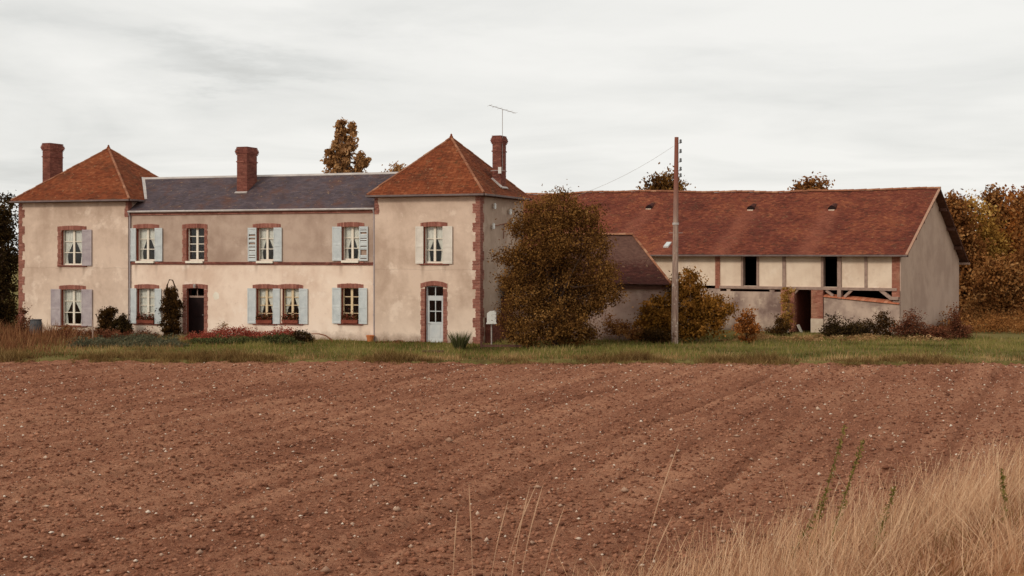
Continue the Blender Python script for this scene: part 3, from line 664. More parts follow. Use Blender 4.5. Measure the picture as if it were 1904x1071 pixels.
# slate roof of the middle block
ye, ze, yr, zr = YC - .12, ZC + .03, DEP / 2 + .06, 7.93
mb = MB(); A_, B_, C_, D_ = (XA + .01, ye, ze), (XB - .01, ye, ze), (XB + 1.2, yr, zr), (XA - 1.2, yr, zr)
Eb, Fb = (XA + .01, DEP + .2, ze), (XB - .01, DEP + .2, ze)
mb.face([A_, B_, C_, D_]); mb.face([Fb, Eb, D_, C_])
sroof = mb.build('roof', 'timber_dark', house)
tb = MB(); tile_face(tb, A_, B_, C_, D_, .22, .13, .007); tile_face(tb, Fb, Eb, D_, C_, .22, .13, .007); tb.build('roof_slates', 'slate', sroof, 'stuff')
mb = MB()
for s in (-1, 1): mb.hexa([(XA - 1.15, yr, zr + .02), (XB + 1.15, yr, zr + .02), (XB + 1.15, yr + s * .15, zr - .075), (XA - 1.15, yr + s * .15, zr - .075), (XA - 1.15, yr, zr + .045), (XB + 1.15, yr, zr + .045), (XB + 1.15, yr + s * .16, zr - .05), (XA - 1.15, yr + s * .16, zr - .05)])
mb.build('ridge_cap', 'zinc', sroof)
sk = (zr - ze) / (yr - ye)
yv = ye + (ZT - ze) / sk
def strip(mb, p, q, wd, h, up): 
    p, q = np.array(p, float), np.array(q, float); d = (q - p) / np.linalg.norm(q - p); up = np.array(up, float); s = np.cross(d, up); s /= np.linalg.norm(s); u = np.cross(s, d)
    mb.hexa([p - s * wd / 2, p + s * wd / 2, q + s * wd / 2, q - s * wd / 2, p - s * wd / 2 + u * h, p + s * wd / 2 + u * h, q + s * wd / 2 + u * h, q - s * wd / 2 + u * h])
kx = (9.52 - (ZT - .02)) / ((XA) / 2 + .3)
xr_ = XA + .3 - (zr - ZT + .02) / kx
mb = MB(); strip(mb, (XA + .33, yv + .05, ZT + .03), (xr_ + .06, yr, zr + .03), .15, .035, (.45, -.35, .82)); mb.build('valley_flashing', 'zinc', sroof)
gm = MB(); gm.tube([(XA + .02, ye - .05, ze - .03), (XB - .02, ye - .05, ze - .03)], .05, 8); gm.build('gutter', 'zinc', sroof)
# downpipes
for x, y in ((XA + .06, YC - .06), (XB - .06, YC - .06)):
    mb = MB(); mb.tube([(x, y - .1, ZC - .03), (x, y - .06, ZC - .12), (x, y, ZC - .25), (x, y, 3.0), (x, y, .0)], .045, 8)
    for z in (1.2, 2.6, 3.9, 5.1): mb.tube([(x, y, z), (x, y, z + .06)], .062, 8)
    mb.build('downpipe', 'pipe', house)

def chimney(par, x0, x1, y0, y1, z0, z1, hexcap=False, mat='brick_dark'):
    mb = MB(); mb.box(x0 + .012, x1 - .012, y0 + .012, y1 - .012, z0, z1 - .05)
    core = mb.build('chimney', 'mortar', par)
    bm = MB(); zc = z1 - .42
    def ring(za, zb, g):
        brick_courses_front(bm, lambda k: x0 - g, lambda k: x1 + g, za, zb, y0 - g, y0 + .05)
        brick_courses_side(bm, lambda k: y0 - g + .001 * (k % 2), lambda k: y1 + g, za, zb, x1 - .05, x1 + g + .002)
        k = 0; z = za
        while z < zb - .02:
            bm.box(x0 - g - .002, x0 + .05, y0 - g + .02, y1 + g, z, min(z + BH, zb), R.gauss(.5, .2)); bm.box(x0 - g + .02, x1 + g - .02, y1 - .05, y1 + g + .002, z, min(z + BH, zb), .5); z += BH + BJ
    ring(z0, zc - .36, 0.0); ring(zc - .36, zc - .29, .03); ring(zc - .29, zc, 0.0)
    for i, g in enumerate((.03, .06, .075, .06, .03)): ring(zc + i * .071, zc + i * .071 + .062, g)
    bm.box(x0 - .02, x1 + .02, y0 - .02, y1 + .02, z1 - .06, z1 - .02, .4)
    bm.build('chimney_bricks', mat, core, 'stuff'); return core
# middle chimney: stands on the front slope of the slate roof
yc = 1.55
for _ in range(30):
    x_, z_ = H.front(449, 358, yc); yc += 0.5 * ((z_ - ze) / sk + ye - yc)
c0, c1 = H.front(440.5, 330, yc)[0], H.front(459, 330, yc)[0]; zt_ = H.front(450, 272, yc)[1]
ch = chimney(sroof, c0, c1, yc, yc + .95, z_ - .12, zt_)
mb = MB(); strip(mb, (c0 - .05, yc - .07, ze + sk * (yc - .07 - ye) + .02), (c1 + .05, yc - .07, ze + sk * (yc - .07 - ye) + .02), .12, .05, (0, -.5, .85)); mb.build('flashing', 'zinc', ch)
# chimney of the east tower on the side slope
kR = (9.52 - RR[4]) / ((HL - XB) / 2 + .3); yc = 3.2
best = 9
for yt in np.linspace(.3, 5.2, 200):
    xt, zt0 = H.front(931, 350, yt); er = abs(zt0 - RR[4] - (RR[1] - xt) * kR)
    if er < best: best, yc, x_, z_ = er, yt, xt, zt0
print('east chimney', yc, best)
c0, c1 = H.front(915.5, 300, yc)[0], H.front(931, 300, yc)[0]; zt_ = H.front(925, 251, yc)[1]; CHR = (c0, c1, yc, zt_)
ch = chimney(roofR, c0, c1, yc, yc + .72, z_ - .15, zt_)
mb = MB(); zz0, zz1 = RR[4] + (RR[1] - c0) * kR, RR[4] + (RR[1] - c1) * kR
strip(mb, (c0 - .02, yc - .05, zz0 + .05), (c1 + .06, yc - .05, zz1 + .03), .12, .05, (.6, -.3, .8)); strip(mb, (c1 + .05, yc - .06, zz1 + .02), (c1 + .05, yc + .75, zz1 + .02), .12, .05, (.7, 0, .8)); mb.build('flashing', 'zinc', ch)
# chimney of the west tower behind the hip
yc = 3.3; c0, c1 = H.front(79, 300, yc)[0], H.front(93, 300, yc)[0]; zt_ = H.front(90, 265, yc)[1]
chimney(roofL, c0, c1, yc, yc + 1.05, 6.9, zt_)
# brick lean-to on the shaded side, mostly behind the bush
mb = MB(); brick_courses_side(mb, lambda k: .62, lambda k: 2.6, -.1, 1.15, HL + .002, HL + .30); mb.box(HL, HL + .29, .64, 2.58, -.2, 1.1); mb.build('lean_to', 'brick_dark', house, 'stuff')
mb = MB(); mb.box(HL, HL + .55, 2.7, 5.4, -.2, 1.95); lt = mb.build('lean_to', 'mortar', house); mb = MB(); brick_courses_front(mb, lambda k: HL + .004, lambda k: HL + .56, -.1, 1.95, 2.68, 2.71); brick_courses_side(mb, lambda k: 2.7, lambda k: 5.4, -.1, 1.95, HL + .53, HL + .57); mb.build('lean_to_bricks', 'brick_dark', lt, 'stuff')
boxobj('lean_to_roof', 'timber_dark', lt, HL + .003, HL + .7, 2.6, 5.5, 1.955, 2.04)
# service insulators on the shaded wall
INS = []
for (px, py) in ((920, 384), (949, 394), (917.5, 421), (954, 413)):
    y, z = H.side(px, py, HL + .12); INS.append((y, z))
    mb = MB(); mb.tube([(HL, y, z - .05), (HL + .12, y, z - .05), (HL + .12, y, z + .02)], .014, 6)
    br = mb.build('wire_bracket', 'metal', house)
    mb = MB(); mb.tube([(HL + .12, y, z - .12), (HL + .12, y, z - .02), (HL + .12, y, z), (HL + .12, y, z + .10), (HL + .12, y, z + .16)], [.05, .085, .06, .08, .03], 8); mb.build('insulator', 'porcelain', br, smooth=True)
mb = MB(); (ya, za), (yb, zb_) = INS[2], INS[3]; mb.tube([(HL + .06, ya, za), (HL + .06, yb, zb_)], .018, 6); ym = ya + (yb - ya) * .6; mb.tube([(HL + .06, ym, za + (zb_ - za) * .6), (HL + .03, ym, za - .55)], .016, 6); mb.build('bracket_bar', 'rust', house)
# plaster patch by the door
x_, z_ = H.front(402, 550, YC); mb = MB(); mb.face([(x_ + (.17 + .03 * math.sin(3 * k)) * math.cos(k * .63), YC - .006, z_ + .2 * math.sin(k * .63) * (1 + .1 * math.cos(2 * k))) for k in range(10)]); mb.build('plaster_patch', 'white', house)

# ------------------------------------------------------------------ barn
BT = math.radians(32); B = Frame(19.09, 66.0, BT); barn = empty('barn', (B.o[0], B.o[1], 0), -BT)
tag(barn, 'long timber-framed barn with a huge weathered red tile roof', 'barn')
BL, BD = 26.0, 11.5; RV = 5.75; ZE, ZR, ZBK = 3.97, 7.50, 3.55
def rz(y): return ZE + (y + .5) * (ZR - ZE) / (RV + .5) if y <= RV else ZR + (y - RV) * (ZBK - ZR) / (BD + .45 - RV)
def bwarp(p):
    x, y, z = p; u = -x; top = max(0, min(1, (z - ZE) / (ZR - ZE)))
    return (x, y, z + top * (0.010 * u - 0.16 * math.sin(math.pi * min(1, max(0, (u - .5) / 13))) ** 2 - .05 * math.sin(u * .55 + 1) - .05 * math.sin(u * .9) ** 2 * .4) + .02 * math.sin(u * 1.3) * (z > 3.5))
bx = lambda px, py=530: B.front(px, py)[0]
XL = -BL
up_holes = [(bx(1382), bx(1408), 2.36, 3.95), (bx(1531), bx(1558), 2.36, 3.95)]
mb = MB(); wall(mb, XL, bx(1658), 2.34, 4.15, 0.03, .25, up_holes, None, 0, 0, 1, 2); mb.build('upper_wall', ['barn_panel', 'timber', 'interior'], barn)
low_holes = [(bx(1478), bx(1509), -.4, 2.19), (bx(1531), bx(1660), -.4, 2.19)] + [(bx(a), bx(b), 2.06, 2.17) for a, b in ((1339, 1351), (1358, 1431), (1440, 1452))]
mb = MB(); wall(mb, XL, 0, -.4, 2.19, 0.0, .4, low_holes, None, 0, 0, 3, 2); mb.build('lower_wall', ['barn_low', 'timber', 'interior', 'brick_flat'], barn)
# beam, posts, braces
def timber(name, x0, x1, y0, y1, z0, z1): return boxobj(name, 'timber', barn, x0, x1, y0, y1, z0, z1)
timber('beam', bx(1338), bx(1668), -.06, .26, 2.20, 2.34)
timber('wall_plate', XL, -.02, -.02, .30, 4.0, 4.12)
for px, wd, z0, z1 in ((1380, .12, 2.345, 4.0), (1409, .12, 2.345, 4.0), (1458, .19, 2.345, 4.0), (1529, .13, 2.345, 4.0), (1561, .19, 1.75, 4.0), (1610, .14, 2.345, 4.0)):
    c = bx(px); timber('post', c - wd / 2, c + wd / 2, -.03 if z0 > 2 else -.08, .28, z0, z1 - .003)
def brace(p, q, wd=.13):
    mb = MB(); (xa, za), (xb, zb) = B.front(*p), B.front(*q); d = np.array([xb - xa, zb - za]); d /= np.linalg.norm(d); n = np.array([-d[1], d[0]]) * wd / 2
    c = [(xa + n[0], za + n[1]), (xa - n[0], za - n[1]), (xb - n[0], zb - n[1]), (xb + n[0], zb + n[1])]
    mb.hexa([(x, -.02, z) for x, z in c] + [(x, .11, z) for x, z in c]); mb.build('brace', 'timber', barn)
brace((1536, 540), (1549, 550)); brace((1583, 540), (1570, 552)); brace((1634, 537), (1659, 557), .17); brace((1484, 538), (1478, 545), .09)
boxobj('rafter_tail', 'timber', barn, -.55, -.1, -.10, .1, 1.76, 1.92)
# piers
def pier(px0, px1, z0, z1, y0, mat='brick_pier', dep=.35):
    a, b = bx(px0), bx(px1); core = boxobj('pier', 'mortar', barn, a + .012, b - .012, y0 + .012, y0 + dep, z0, z1)
    mb = MB(); brick_courses_front(mb, lambda k: a, lambda k: b, z0, z1, y0, y0 + .05); brick_courses_side(mb, lambda k: y0 + .002, lambda k: y0 + dep, z0, z1, b - .05, b + .002); mb.build('pier_bricks', mat, core, 'stuff'); return core
pier(1330, 1338.5, 2.2, 4.0, -.02); pier(1453, 1478, .0, 2.19, -.10); p2 = pier(1509.5, 1531, .75, 2.19, -.10); pier(1658.5, 1673, 1.9, 4.0, -.02)
boxobj('stone_base', 'stone', p2, bx(1509), bx(1531.5), -.13, .25, -.2, .745)
# low wall under the open bay, with a sloping tile coping
xa, xb = bx(1532), bx(1673); za, zb = B.front(1532, 548)[1], B.front(1670, 562)[1]
mb = MB(); mb.hexa([(xa, -.02, -.3), (xb, -.02, -.3), (xb, .28, -.3), (xa, .28, -.3), (xa, -.02, za - .05), (xb, -.02, zb - .05), (xb, .28, zb - .05), (xa, .28, za - .05)])
lw = mb.build('low_wall', 'barn_low', barn); n = 20
for i in range(n):
    f0, f1 = i / n, (i + 1) / n; mb = MB(); a, b = xa + (xb - xa) * f0 + .005, xa + (xb - xa) * f1 - .005; c, d = za + (zb - za) * f0, za + (zb - za) * f1; tn = R.gauss(.5, .25)
    mb.hexa([(a, -.12, c - .10), (b, -.12, d - .10), (b, .34, d + .02), (a, .34, c + .02), (a, -.12, c - .06), (b, -.12, d - .06), (b, .34, d + .06), (a, .34, c + .06)], tn); mb.build('coping_tile', 'coping', lw)
# gable walls and back wall
for x, nm, mt in ((0.0, 'gable_wall', 'barn_gable'), (XL, 'gable_wall', 'barn_gable')):
    pts = [(0, -.4), (BD, -.4), (BD, rz(BD) - .12), (RV, ZR - .12), (0, rz(0) - .12)]; mb = MB(); x2 = x - .4 if x == 0 else x + .4
    f = [(x, y, z) for y, z in pts]; g = [(x2, y, z) for y, z in pts]
    mb.face(f, .5, 0); mb.face(g[::-1], .5, 1)
    for i in range(5): j = (i + 1) % 5; mb.face([f[j], f[i], g[i], g[j]], .5, 0)
    mb.build(nm, [mt, 'interior'], barn)
mb = MB(); wall(mb, XL, 0, -.4, rz(BD) - .1, BD - .35, .35, [], None, 0, 0, 0, 0); mb.build('back_wall', ['interior'], barn)
# roof
x0r, x1r = XL - .4, .45
mb = MB(); nx = 40
for i in range(nx):
    a, b = x0r + (x1r - x0r) * i / nx, x0r + (x1r - x0r) * (i + 1) / nx
    mb.face([(a, -.5, ZE), (b, -.5, ZE), (b, RV, ZR), (a, RV, ZR)]); mb.face([(b, BD + .45, ZBK), (a, BD + .45, ZBK), (a, RV, ZR), (b, RV, ZR)])
    mb.face([(b, -.5, ZE - .06), (a, -.5, ZE - .06), (a, RV, ZR - .08), (b, RV, ZR - .08)]); mb.face([(a, BD + .45, ZBK - .06), (b, BD + .45, ZBK - .06), (b, RV, ZR - .08), (a, RV, ZR - .08)])
    mb.face([(a, -.5, ZE - .06), (b, -.5, ZE - .06), (b, -.5, ZE), (a, -.5, ZE)])
for (ya, za_, yb, zb_) in ((-.5, ZE, RV, ZR), (RV, ZR, BD + .45, ZBK)): mb.face([(x1r, ya, za_ - .06), (x1r, yb, zb_ - .07), (x1r, yb, zb_), (x1r, ya, za_)])
broof = mb.build('roof', 'timber_dark', barn, warp=bwarp)
VENTS = []
def roofpt(px, py):                                     # photo point -> local (x, y) on the front slope
    y = 2.0
    for _ in range(60):
        x, z = B.front(px, py, y); y += 0.4 * ((z - ZE) / (ZR - ZE) * (RV + .5) - .5 - y)
    return x, y, z
VENTS = [roofpt(1208, 391), roofpt(1397, 388), roofpt(1548, 387)]
def barn_tile_mat():
    n = N('tile_barn', 0.95, 0.1); xyz = n.xyz()
    f = n.math('ADD', n.math('MULTIPLY', n.attr(), 0.42), n.math('ADD', n.math('MULTIPLY', n.rng(n.noise(0.38, 4, 0.6), .3, .7), .36), n.math('MULTIPLY', n.rng(n.noise(1.6, 4, .65), .3, .7), .22)))
    c = n.ramp(f, [(0.15, srgb(84, 44, 35)), (0.5, srgb(118, 62, 47)), (0.8, srgb(142, 83, 57)), (1.0, srgb(160, 100, 70))])
    c = n.mix(n.rng(n.noise(0.5, 5, .65, n.mapping((1, .5, 1), (4, 2, 0))), .48, .66, 0, .55), c, srgb(96, 50, 42))
    c = n.mix(n.rng(n.noise(2.6, 5, .7), .55, .66, 0, .65), c, srgb(80, 56, 42)); c = n.mix(n.rng(n.noise(4.2, 4, .7, n.mapping(loc=(3, 7, 1))), .61, .68, 0, .5), c, srgb(156, 118, 86))
    mask = None                                         # tiles stay clean below the vents where less moss grows
    for (vx, vy, vz) in VENTS + [(roofpt(1241, 457)[0], 1.0, 0)]:
        wob = n.math('MULTIPLY', n.math('SUBTRACT', n.noise(.8, 3), .5), .7)
        dx = n.math('ABSOLUTE', n.math('SUBTRACT', n.math('ADD', xyz[0], wob), vx + .0)); m_ = n.math('MULTIPLY', n.rng(dx, .25, .75, 1, 0), n.rng(xyz[1], vy - .25, vy - .05, 1, 0))
        mask = m_ if mask is None else n.math('MAXIMUM', mask, m_)
    mask = n.math('MULTIPLY', mask, n.rng(n.noise(2.5, 4, .7), .3, .6, .15, .6))
    c = n.mix(mask, c, srgb(146, 88, 68)); return n.done(c)
M['tile_barn'] = barn_tile_mat()
tb = MB(); tile_face(tb, (x0r, -.5, ZE), (x1r, -.5, ZE), (x1r, RV, ZR), (x0r, RV, ZR), .18, .115, .016, .35); tb.build('roof_tiles', 'tile_barn', broof, 'stuff', warp=bwarp)
tb = MB(); tile_face(tb, (x1r, BD + .45, ZBK), (x0r, BD + .45, ZBK), (x0r, RV, ZR), (x1r, RV, ZR), .18, .23, .016); tb.build('roof_tiles', 'tile_barn', broof, 'stuff', warp=bwarp)
rb = MB(); ridge_run(rb, (x1r, RV, ZR + .03), (x0r, RV, ZR + .03), .105, .36); rb.build('ridge_tiles', 'ridge_tile', broof, 'stuff', warp=bwarp)
mb = MB()
for k in range(14):                                     # mortared verge over the gable
    y0, y1 = -.5 + k * 6.25 / 14, -.5 + (k + 1) * 6.25 / 14; mb.hexa([(x1r - .10, y0, rz(y0) + .01), (x1r + .02, y0, rz(y0) + .01), (x1r + .02, y1, rz(y1) + .01), (x1r - .10, y1, rz(y1) + .01), (x1r - .10, y0, rz(y0) + .055), (x1r + .02, y0, rz(y0) + .055), (x1r + .02, y1, rz(y1) + .055), (x1r - .10, y1, rz(y1) + .055)], R.gauss(.5, .2))
mb.build('verge', 'mortar', broof, warp=bwarp)
for y in (-.2, 1.3, 2.8, 4.3, 5.6, 7.2, 8.8, 10.4): boxobj('purlin_end', 'timber_dark', broof, .003, .40, y - .08, y + .08, rz(y) - .27, rz(y) - .09)
boxobj('eave_purlin', 'timber', broof, -1.0, .55, BD + .1, BD + .24, ZBK - .14, ZBK - .02)
boxobj('gutter_board', 'zinc_dark', broof, x0r, x1r, -.53, -.502, ZE - .07, ZE + .01)
slope = math.atan2(ZR - ZE, RV + .5)
for (vx, vy, vz) in VENTS:
    vz = bwarp((vx, vy, rz(vy)))[2]; mb = MB(); n = 8; tilt = lambda lx, ly, lz: (vx + lx, vy + ly, vz + lz)
    for i in range(n):                                  # a half-round tiled hood over a near-black face painted as the hole's shade
        g0, g1 = math.pi * i / n, math.pi * (i + 1) / n; r = .23
        f = [tilt(r * math.cos(g), -.10, -.02 + r * .85 * math.sin(g)) for g in (g0, g1)]; b_ = [tilt(r * .6 * math.cos(g), .42, .26 + r * .3 * math.sin(g)) for g in (g0, g1)]
        mb.face([f[0], f[1], b_[1], b_[0]], R.gauss(.3, .2))
    v = mb.build('roof_vent', 'tile_shed', broof)
    mb = MB(); mb.face([tilt(.222 * math.cos(math.pi * i / n), -.098, -.03 + .19 * math.sin(math.pi * i / n)) for i in range(n + 1)]); mb.build('vent_mouth_shade', 'door_dark', v)
    mb = MB(); mb.box(vx - .16, vx + .16, vy - .20, vy - .10, vz - .12, vz - .03); mb.build('vent_lip', 'stone', v)
sx, sy, sz = roofpt(1241, 457); mb = MB(); sz = bwarp((sx, sy, rz(sy)))[2] + .05
q = [(sx - .15, -.26), (sx + .15, -.26), (sx + .15, .26), (sx - .15, .26)]
mb.hexa([(a, sy + b * math.cos(slope), sz + b * math.sin(slope) - .02) for a, b in q] + [(a, sy + b * math.cos(slope), sz + b * math.sin(slope) + .05) for a, b in q]); slf = mb.build('skylight', 'zinc', broof)
mb = MB(); mb.face([(a * .84 + sx * .16, sy + b * .84 * math.cos(slope), sz + b * .84 * math.sin(slope) + .054) for a, b in q]); mb.build('pane', 'shutter', slf)
# inner wall seen through the doorway
boxobj('inner_wall', 'brick_flat', barn, bx(1462), bx(1476), .41, 3.5, -.3, 2.18)

# ------------------------------------------------------------------ small tiled shed in front of the barn
SF = Frame(7.14, 62.0, math.radians(3)); shed = empty('tiled_shed', (7.14, 62.0, 0), -SF.th)
tag(shed, 'low rendered shed with dark hipped tile roof between bush and pole', 'shed')
mb = MB(); mb.box(-7.2, 0, 0, 6, -.4, 2.72); mb.build('wall', 'shed_wall', shed)
e0, e1, r0, r1 = (-7.5, -.48, 2.78), (.22, -.48, 2.60), (-5.6, 3, 4.97), (-1.45, 3, 4.93); b0, b1 = (-7.5, 6.28, 2.84), (.22, 6.28, 2.66)
mb = MB(); mb.face([e0, e1, r1, r0]); mb.face([e1, b1, r1]); mb.face([b1, b0, r0, r1]); mb.face([b0, e0, r0]); mb.face([e0, b0, b1, e1])
sr = mb.build('roof', 'timber_dark', shed)
tb = MB(); tile_face(tb, e0, e1, r1, r0, .17, .115, .014); tile_face(tb, e1, b1, r1, r1, .17, .115, .014); tile_face(tb, b1, b0, r0, r1, .17, .2, .014); tile_face(tb, b0, e0, r0, r0, .17, .2, .014); tb.build('roof_tiles', 'tile_shed', sr, 'stuff')
rb = MB(); ridge_run(rb, np.array(r1) + (0, 0, .03), np.array(r0) + (0, 0, .03), .10, .36); ridge_run(rb, np.array(e1) + (-.02, .03, .04), np.array(r1) + (0, 0, .03), .06, .34); rb.build('ridge_tiles', 'ridge_tile', sr, 'stuff')
boxobj('eave_beam', 'timber_dark', sr, -7.4, .1, -.22, -.02, 2.42, 2.58)  # dark timber colour thickens the shadow under the shed eave

# ------------------------------------------------------------------ pole, wire, aerial
PX, PY = at(1254, 632, 60.0)[0], 60.0
pole = empty('utility_pole', (PX, PY, 0)); tag(pole, 'tall weathered wooden utility pole with small insulators up its side', 'utility pole')
ptop = at(1258, 255, PY); lean = ptop[0] - PX
mb = MB(); pts = [(lean * t, 0, -.4 + (ptop[2] + .4) * t) for t in np.linspace(0, 1, 14)]; mb.tube(pts, [.165 - .075 * t for t in np.linspace(0, 1, 14)], 12); mb.build('shaft', 'pole', pole, smooth=False)
for py in (264, 282, 299, 315, 327):
    p = at(1265.5, py, PY); x, z = p[0] - PX, p[2]; cx = lean * (z / ptop[2]); mb = MB()
    mb.tube([(cx, 0, z - .06), (x, 0, z - .06), (x, 0, z + .02)], .012, 6); br = mb.build('pin', 'metal', pole)
    mb = MB(); mb.tube([(x, 0, z - .05), (x, 0, z), (x, 0, z + .03), (x, 0, z + .09), (x, 0, z + .12)], [.05, .06, .04, .055, .02], 8); mb.build('insulator', 'glass_dark', br, smooth=True)
zz = at(1255, 416, PY)[2]; mb = MB(); mb.tube([(lean * zz / 9.3, 0, zz - .05), (lean * zz / 9.3, 0, zz + .05)], .145, 12); mb.build('metal_band', 'zinc', pole)
mb = MB(); zz = at(1255, 433, PY)[2]; mb.tube([(lean * zz / 9.3 - .30, 0, zz), (lean * zz / 9.3 + .32, 0, zz)], .012, 6); mb.build('step_bar', 'metal', pole)
def wire(name, p, q, sag, label, r=.006):
    mb = MB(); p, q = np.array(p), np.array(q); pts = [p + (q - p) * t - np.array([0, 0, sag * 4 * t * (1 - t)]) for t in np.linspace(0, 1, 16)]; mb.tube(pts, r, 5); o = mb.build(name, 'metal', None); return tag(o, label, 'wire')
pe = at(1252, 272, PY); hb = H.world(HL + .12, INS[1][0], INS[1][1] + .1)
wire('service_wire', pe, hb, .55, 'thin service wire running from the pole top to the house wall')
c0, c1, yc, zt_ = CHR; ax = H.world(c1 + .03, yc + .15); ant_top = EYE + (HY - 203) / F * ax[1]
ant = empty('television_aerial', (ax[0], ax[1], zt_ - 2.2)); tag(ant, 'thin television aerial on a mast strapped to the east chimney', 'aerial')
hm = ant_top - (zt_ - 2.2); mb = MB(); mb.tube([(0, 0, .55), (0, 0, hm)], .016, 6); mb.build('mast', 'metal', ant)
mb = MB(); d = np.array([.62, .25, -.16]); mb.tube([(-d * 1.0).tolist(), (d * 1.0).tolist()], .012, 6, caps=True)
for k, t in enumerate(np.linspace(-.95, .95, 6)): p = d * t; mb.tube([p + (-.12, .32 - .03 * k, 0), p + (.12, -.32 + .03 * k, 0)], .006, 5)
mb.build('boom', 'metal', ant, loc=(0, 0, hm))
mb = MB(); zb = at(933, 318, ax[1])[2] - (zt_ - 2.2); mb.tube([(-.55, -.18, zb), (-.13, -.2, zb + .02), (.14, .0, zb), (.2, .3, zb)], .014, 6); mb.build('strap', 'zinc', ant)
mb = MB(); mb.box(-.2, -.05, -.30, -.19, zb - .13, zb + .17); mb.build('junction_box', 'porcelain', ant)

# ------------------------------------------------------------------ foliage builders
def leaf_arrays(P, size, tone, up=0.3, asp=0.62):
    n = len(P); d = rng.normal(size=(n, 3)); d[:, 2] += up; d /= np.linalg.norm(d, axis=1)[:, None]
    a = np.cross(d, rng.normal(size=(n, 3))); a /= np.linalg.norm(a, axis=1)[:, None] + 1e-9; b = np.cross(d, a)
    s = size * rng.uniform(.6, 1.35, n)[:, None]; a *= s * .5; b *= s * .5 * asp
    V = np.stack([P - a, P + b * 1.0 - a * .1, P + a, P - b * 1.0 - a * .1], 1).reshape(-1, 3); Q = np.arange(4 * n).reshape(n, 4)
    return V, Q, np.clip(tone, 0, 1)
def crown_pts(blobs, n, cr, shell=0.5, rough=0.14):
    vol = np.array([b[3] * b[4] * b[5] for b in blobs]) ** 0.75; vol /= vol.sum(); P, T, CN = [], [], []
    per = 42
    for b, v in zip(blobs, vol):
        k = max(2, int(n * v / per)); u = rng.normal(size=(k, 3)); u /= np.linalg.norm(u, axis=1)[:, None]
        r = (shell + (1 - shell) * rng.random(k)) ** 0.7
        lump = 1 + rough * (np.sin(u[:, :1] * 5 + b[0] * 3) * np.sin(u[:, 2:] * 6 + b[2] * 2) + .6 * rng.normal(size=(k, 1)))
        C = np.array(b[:3]) + u * r[:, None] * np.array(b[3:6]) * np.clip(lump, .55, 1.28)
        tc_ = rng.normal(.46, .24, k); sc_ = rng.uniform(.45, 1.3, k)
        for c, t, s in zip(C, tc_, sc_):
            m = int(per * rng.uniform(.6, 1.4)); o = rng.normal(size=(m, 3)) * cr * s * np.array([1, 1, .8]); P.append(c + o); T.append(np.clip(t + rng.normal(0, .10, m), 0, 1))
        CN.append(C)
    P, T = np.concatenate(P), np.concatenate(T); k = P[:, 2] > 0.02
    return P[k], T[k], np.concatenate(CN)
def tree(name, label, cat, Y, blobs, base, mat, n, ls, cr, trunk=.15, depth=.9, group=None, shell=.5, bark='bark', nb=14, parts=('crown', 'trunk'), up=.3, rough=.14):
    """blobs: (px, py, rx px, rz px[, dy m]) read off the photograph at distance Y"""
    bx_ = (base - CX) / F * Y; root = empty(name, (bx_, Y, 0)); tag(root, label, cat, group)
    bl = []
    for b in blobs:
        c = at(b[0], b[1], Y); k = Y / F; dy = b[4] if len(b) > 4 else rng.normal() * b[2] * k * .25
        bl.append((c[0] - bx_, dy, c[2], b[2] * k, b[2] * k * depth, b[3] * k))
    P, T, CN = crown_pts(bl, n, cr, shell, rough); V, Q, T = leaf_arrays(P, ls, T, up)
    link_mesh(parts[0], np_mesh(parts[0], V, Q, T), mat, root)
    mb = MB(); hub = np.array([np.mean([b[0] for b in bl]) * .5, 0, max(.3, min(b[2] - b[5] * .6 for b in bl))])
    top = max(bl, key=lambda b: b[2] + b[5]); tp = np.array([top[0], top[1], top[2] + top[5] * .6])
    mid = hub * .5 + tp * .5 + rng.normal(size=3) * .08
    mb.tube([(0, 0, -.15), hub * np.array([.5, .5, .5]), hub, mid, tp], [trunk * 1.2, trunk, trunk * .85, trunk * .5, trunk * .12], 7)
    for c in CN[rng.permutation(len(CN))[:nb]]:
        s = hub + (tp - hub) * rng.uniform(0, .6); m = (s + c) / 2 + rng.normal(size=3) * .12; mb.tube([s, m, c], [trunk * .42, trunk * .25, trunk * .07], 5)
    mb.build(parts[1], bark, root); return root
def blades(P, h, wd, lean=0.25, bias=(0, 0), tone=None, bend=0.5, seg=3, head=None):
    """tapered curved grass blades rooted at P"""
    n = len(P); az = rng.uniform(0, 2 * np.pi, n); wv = np.stack([np.cos(az), np.sin(az), np.zeros(n)], 1) * (wd * .5)[:, None] if hasattr(wd, '__len__') else np.stack([np.cos(az), np.sin(az), np.zeros(n)], 1) * wd * .5
    ln = rng.normal(size=(n, 2)) * lean + np.array(bias); V = []
    for k in range(seg + 1):
        t = k / seg; f = (1 - t) ** .8 if head is None else (.5 if t < .75 else head * (1 - t) * 4 * .5 + .1)
        off = np.concatenate([ln * (t ** (1 + bend))[..., None] if hasattr(t, '__len__') else ln * t ** (1 + bend), np.full((n, 1), t)], 1) * h[:, None]
        c = P + off; V += [c - wv * f, c + wv * f]
    V = np.stack(V, 1); m = 2 * (seg + 1); Q = []
    for k in range(seg): Q.append(np.stack([np.arange(n) * m + 2 * k + i for i in (0, 1, 3, 2)], 1))
    Q = np.stack(Q, 1).reshape(-1, 4); t = np.repeat(tone if tone is not None else rng.random(n), seg)
    return V.reshape(-1, 3), Q, t
def join(parts):
    V, Q, T, o = [], [], [], 0
    for v, q, t in parts: V.append(v); Q.append(q + o); T.append(t); o += len(v)
    return np.concatenate(V), np.concatenate(Q), np.concatenate(T)
def stuff(name, arr, mat, label, cat): o = link_mesh(name, np_mesh(name, *arr), mat); return tag(o, label, cat, kind='stuff')

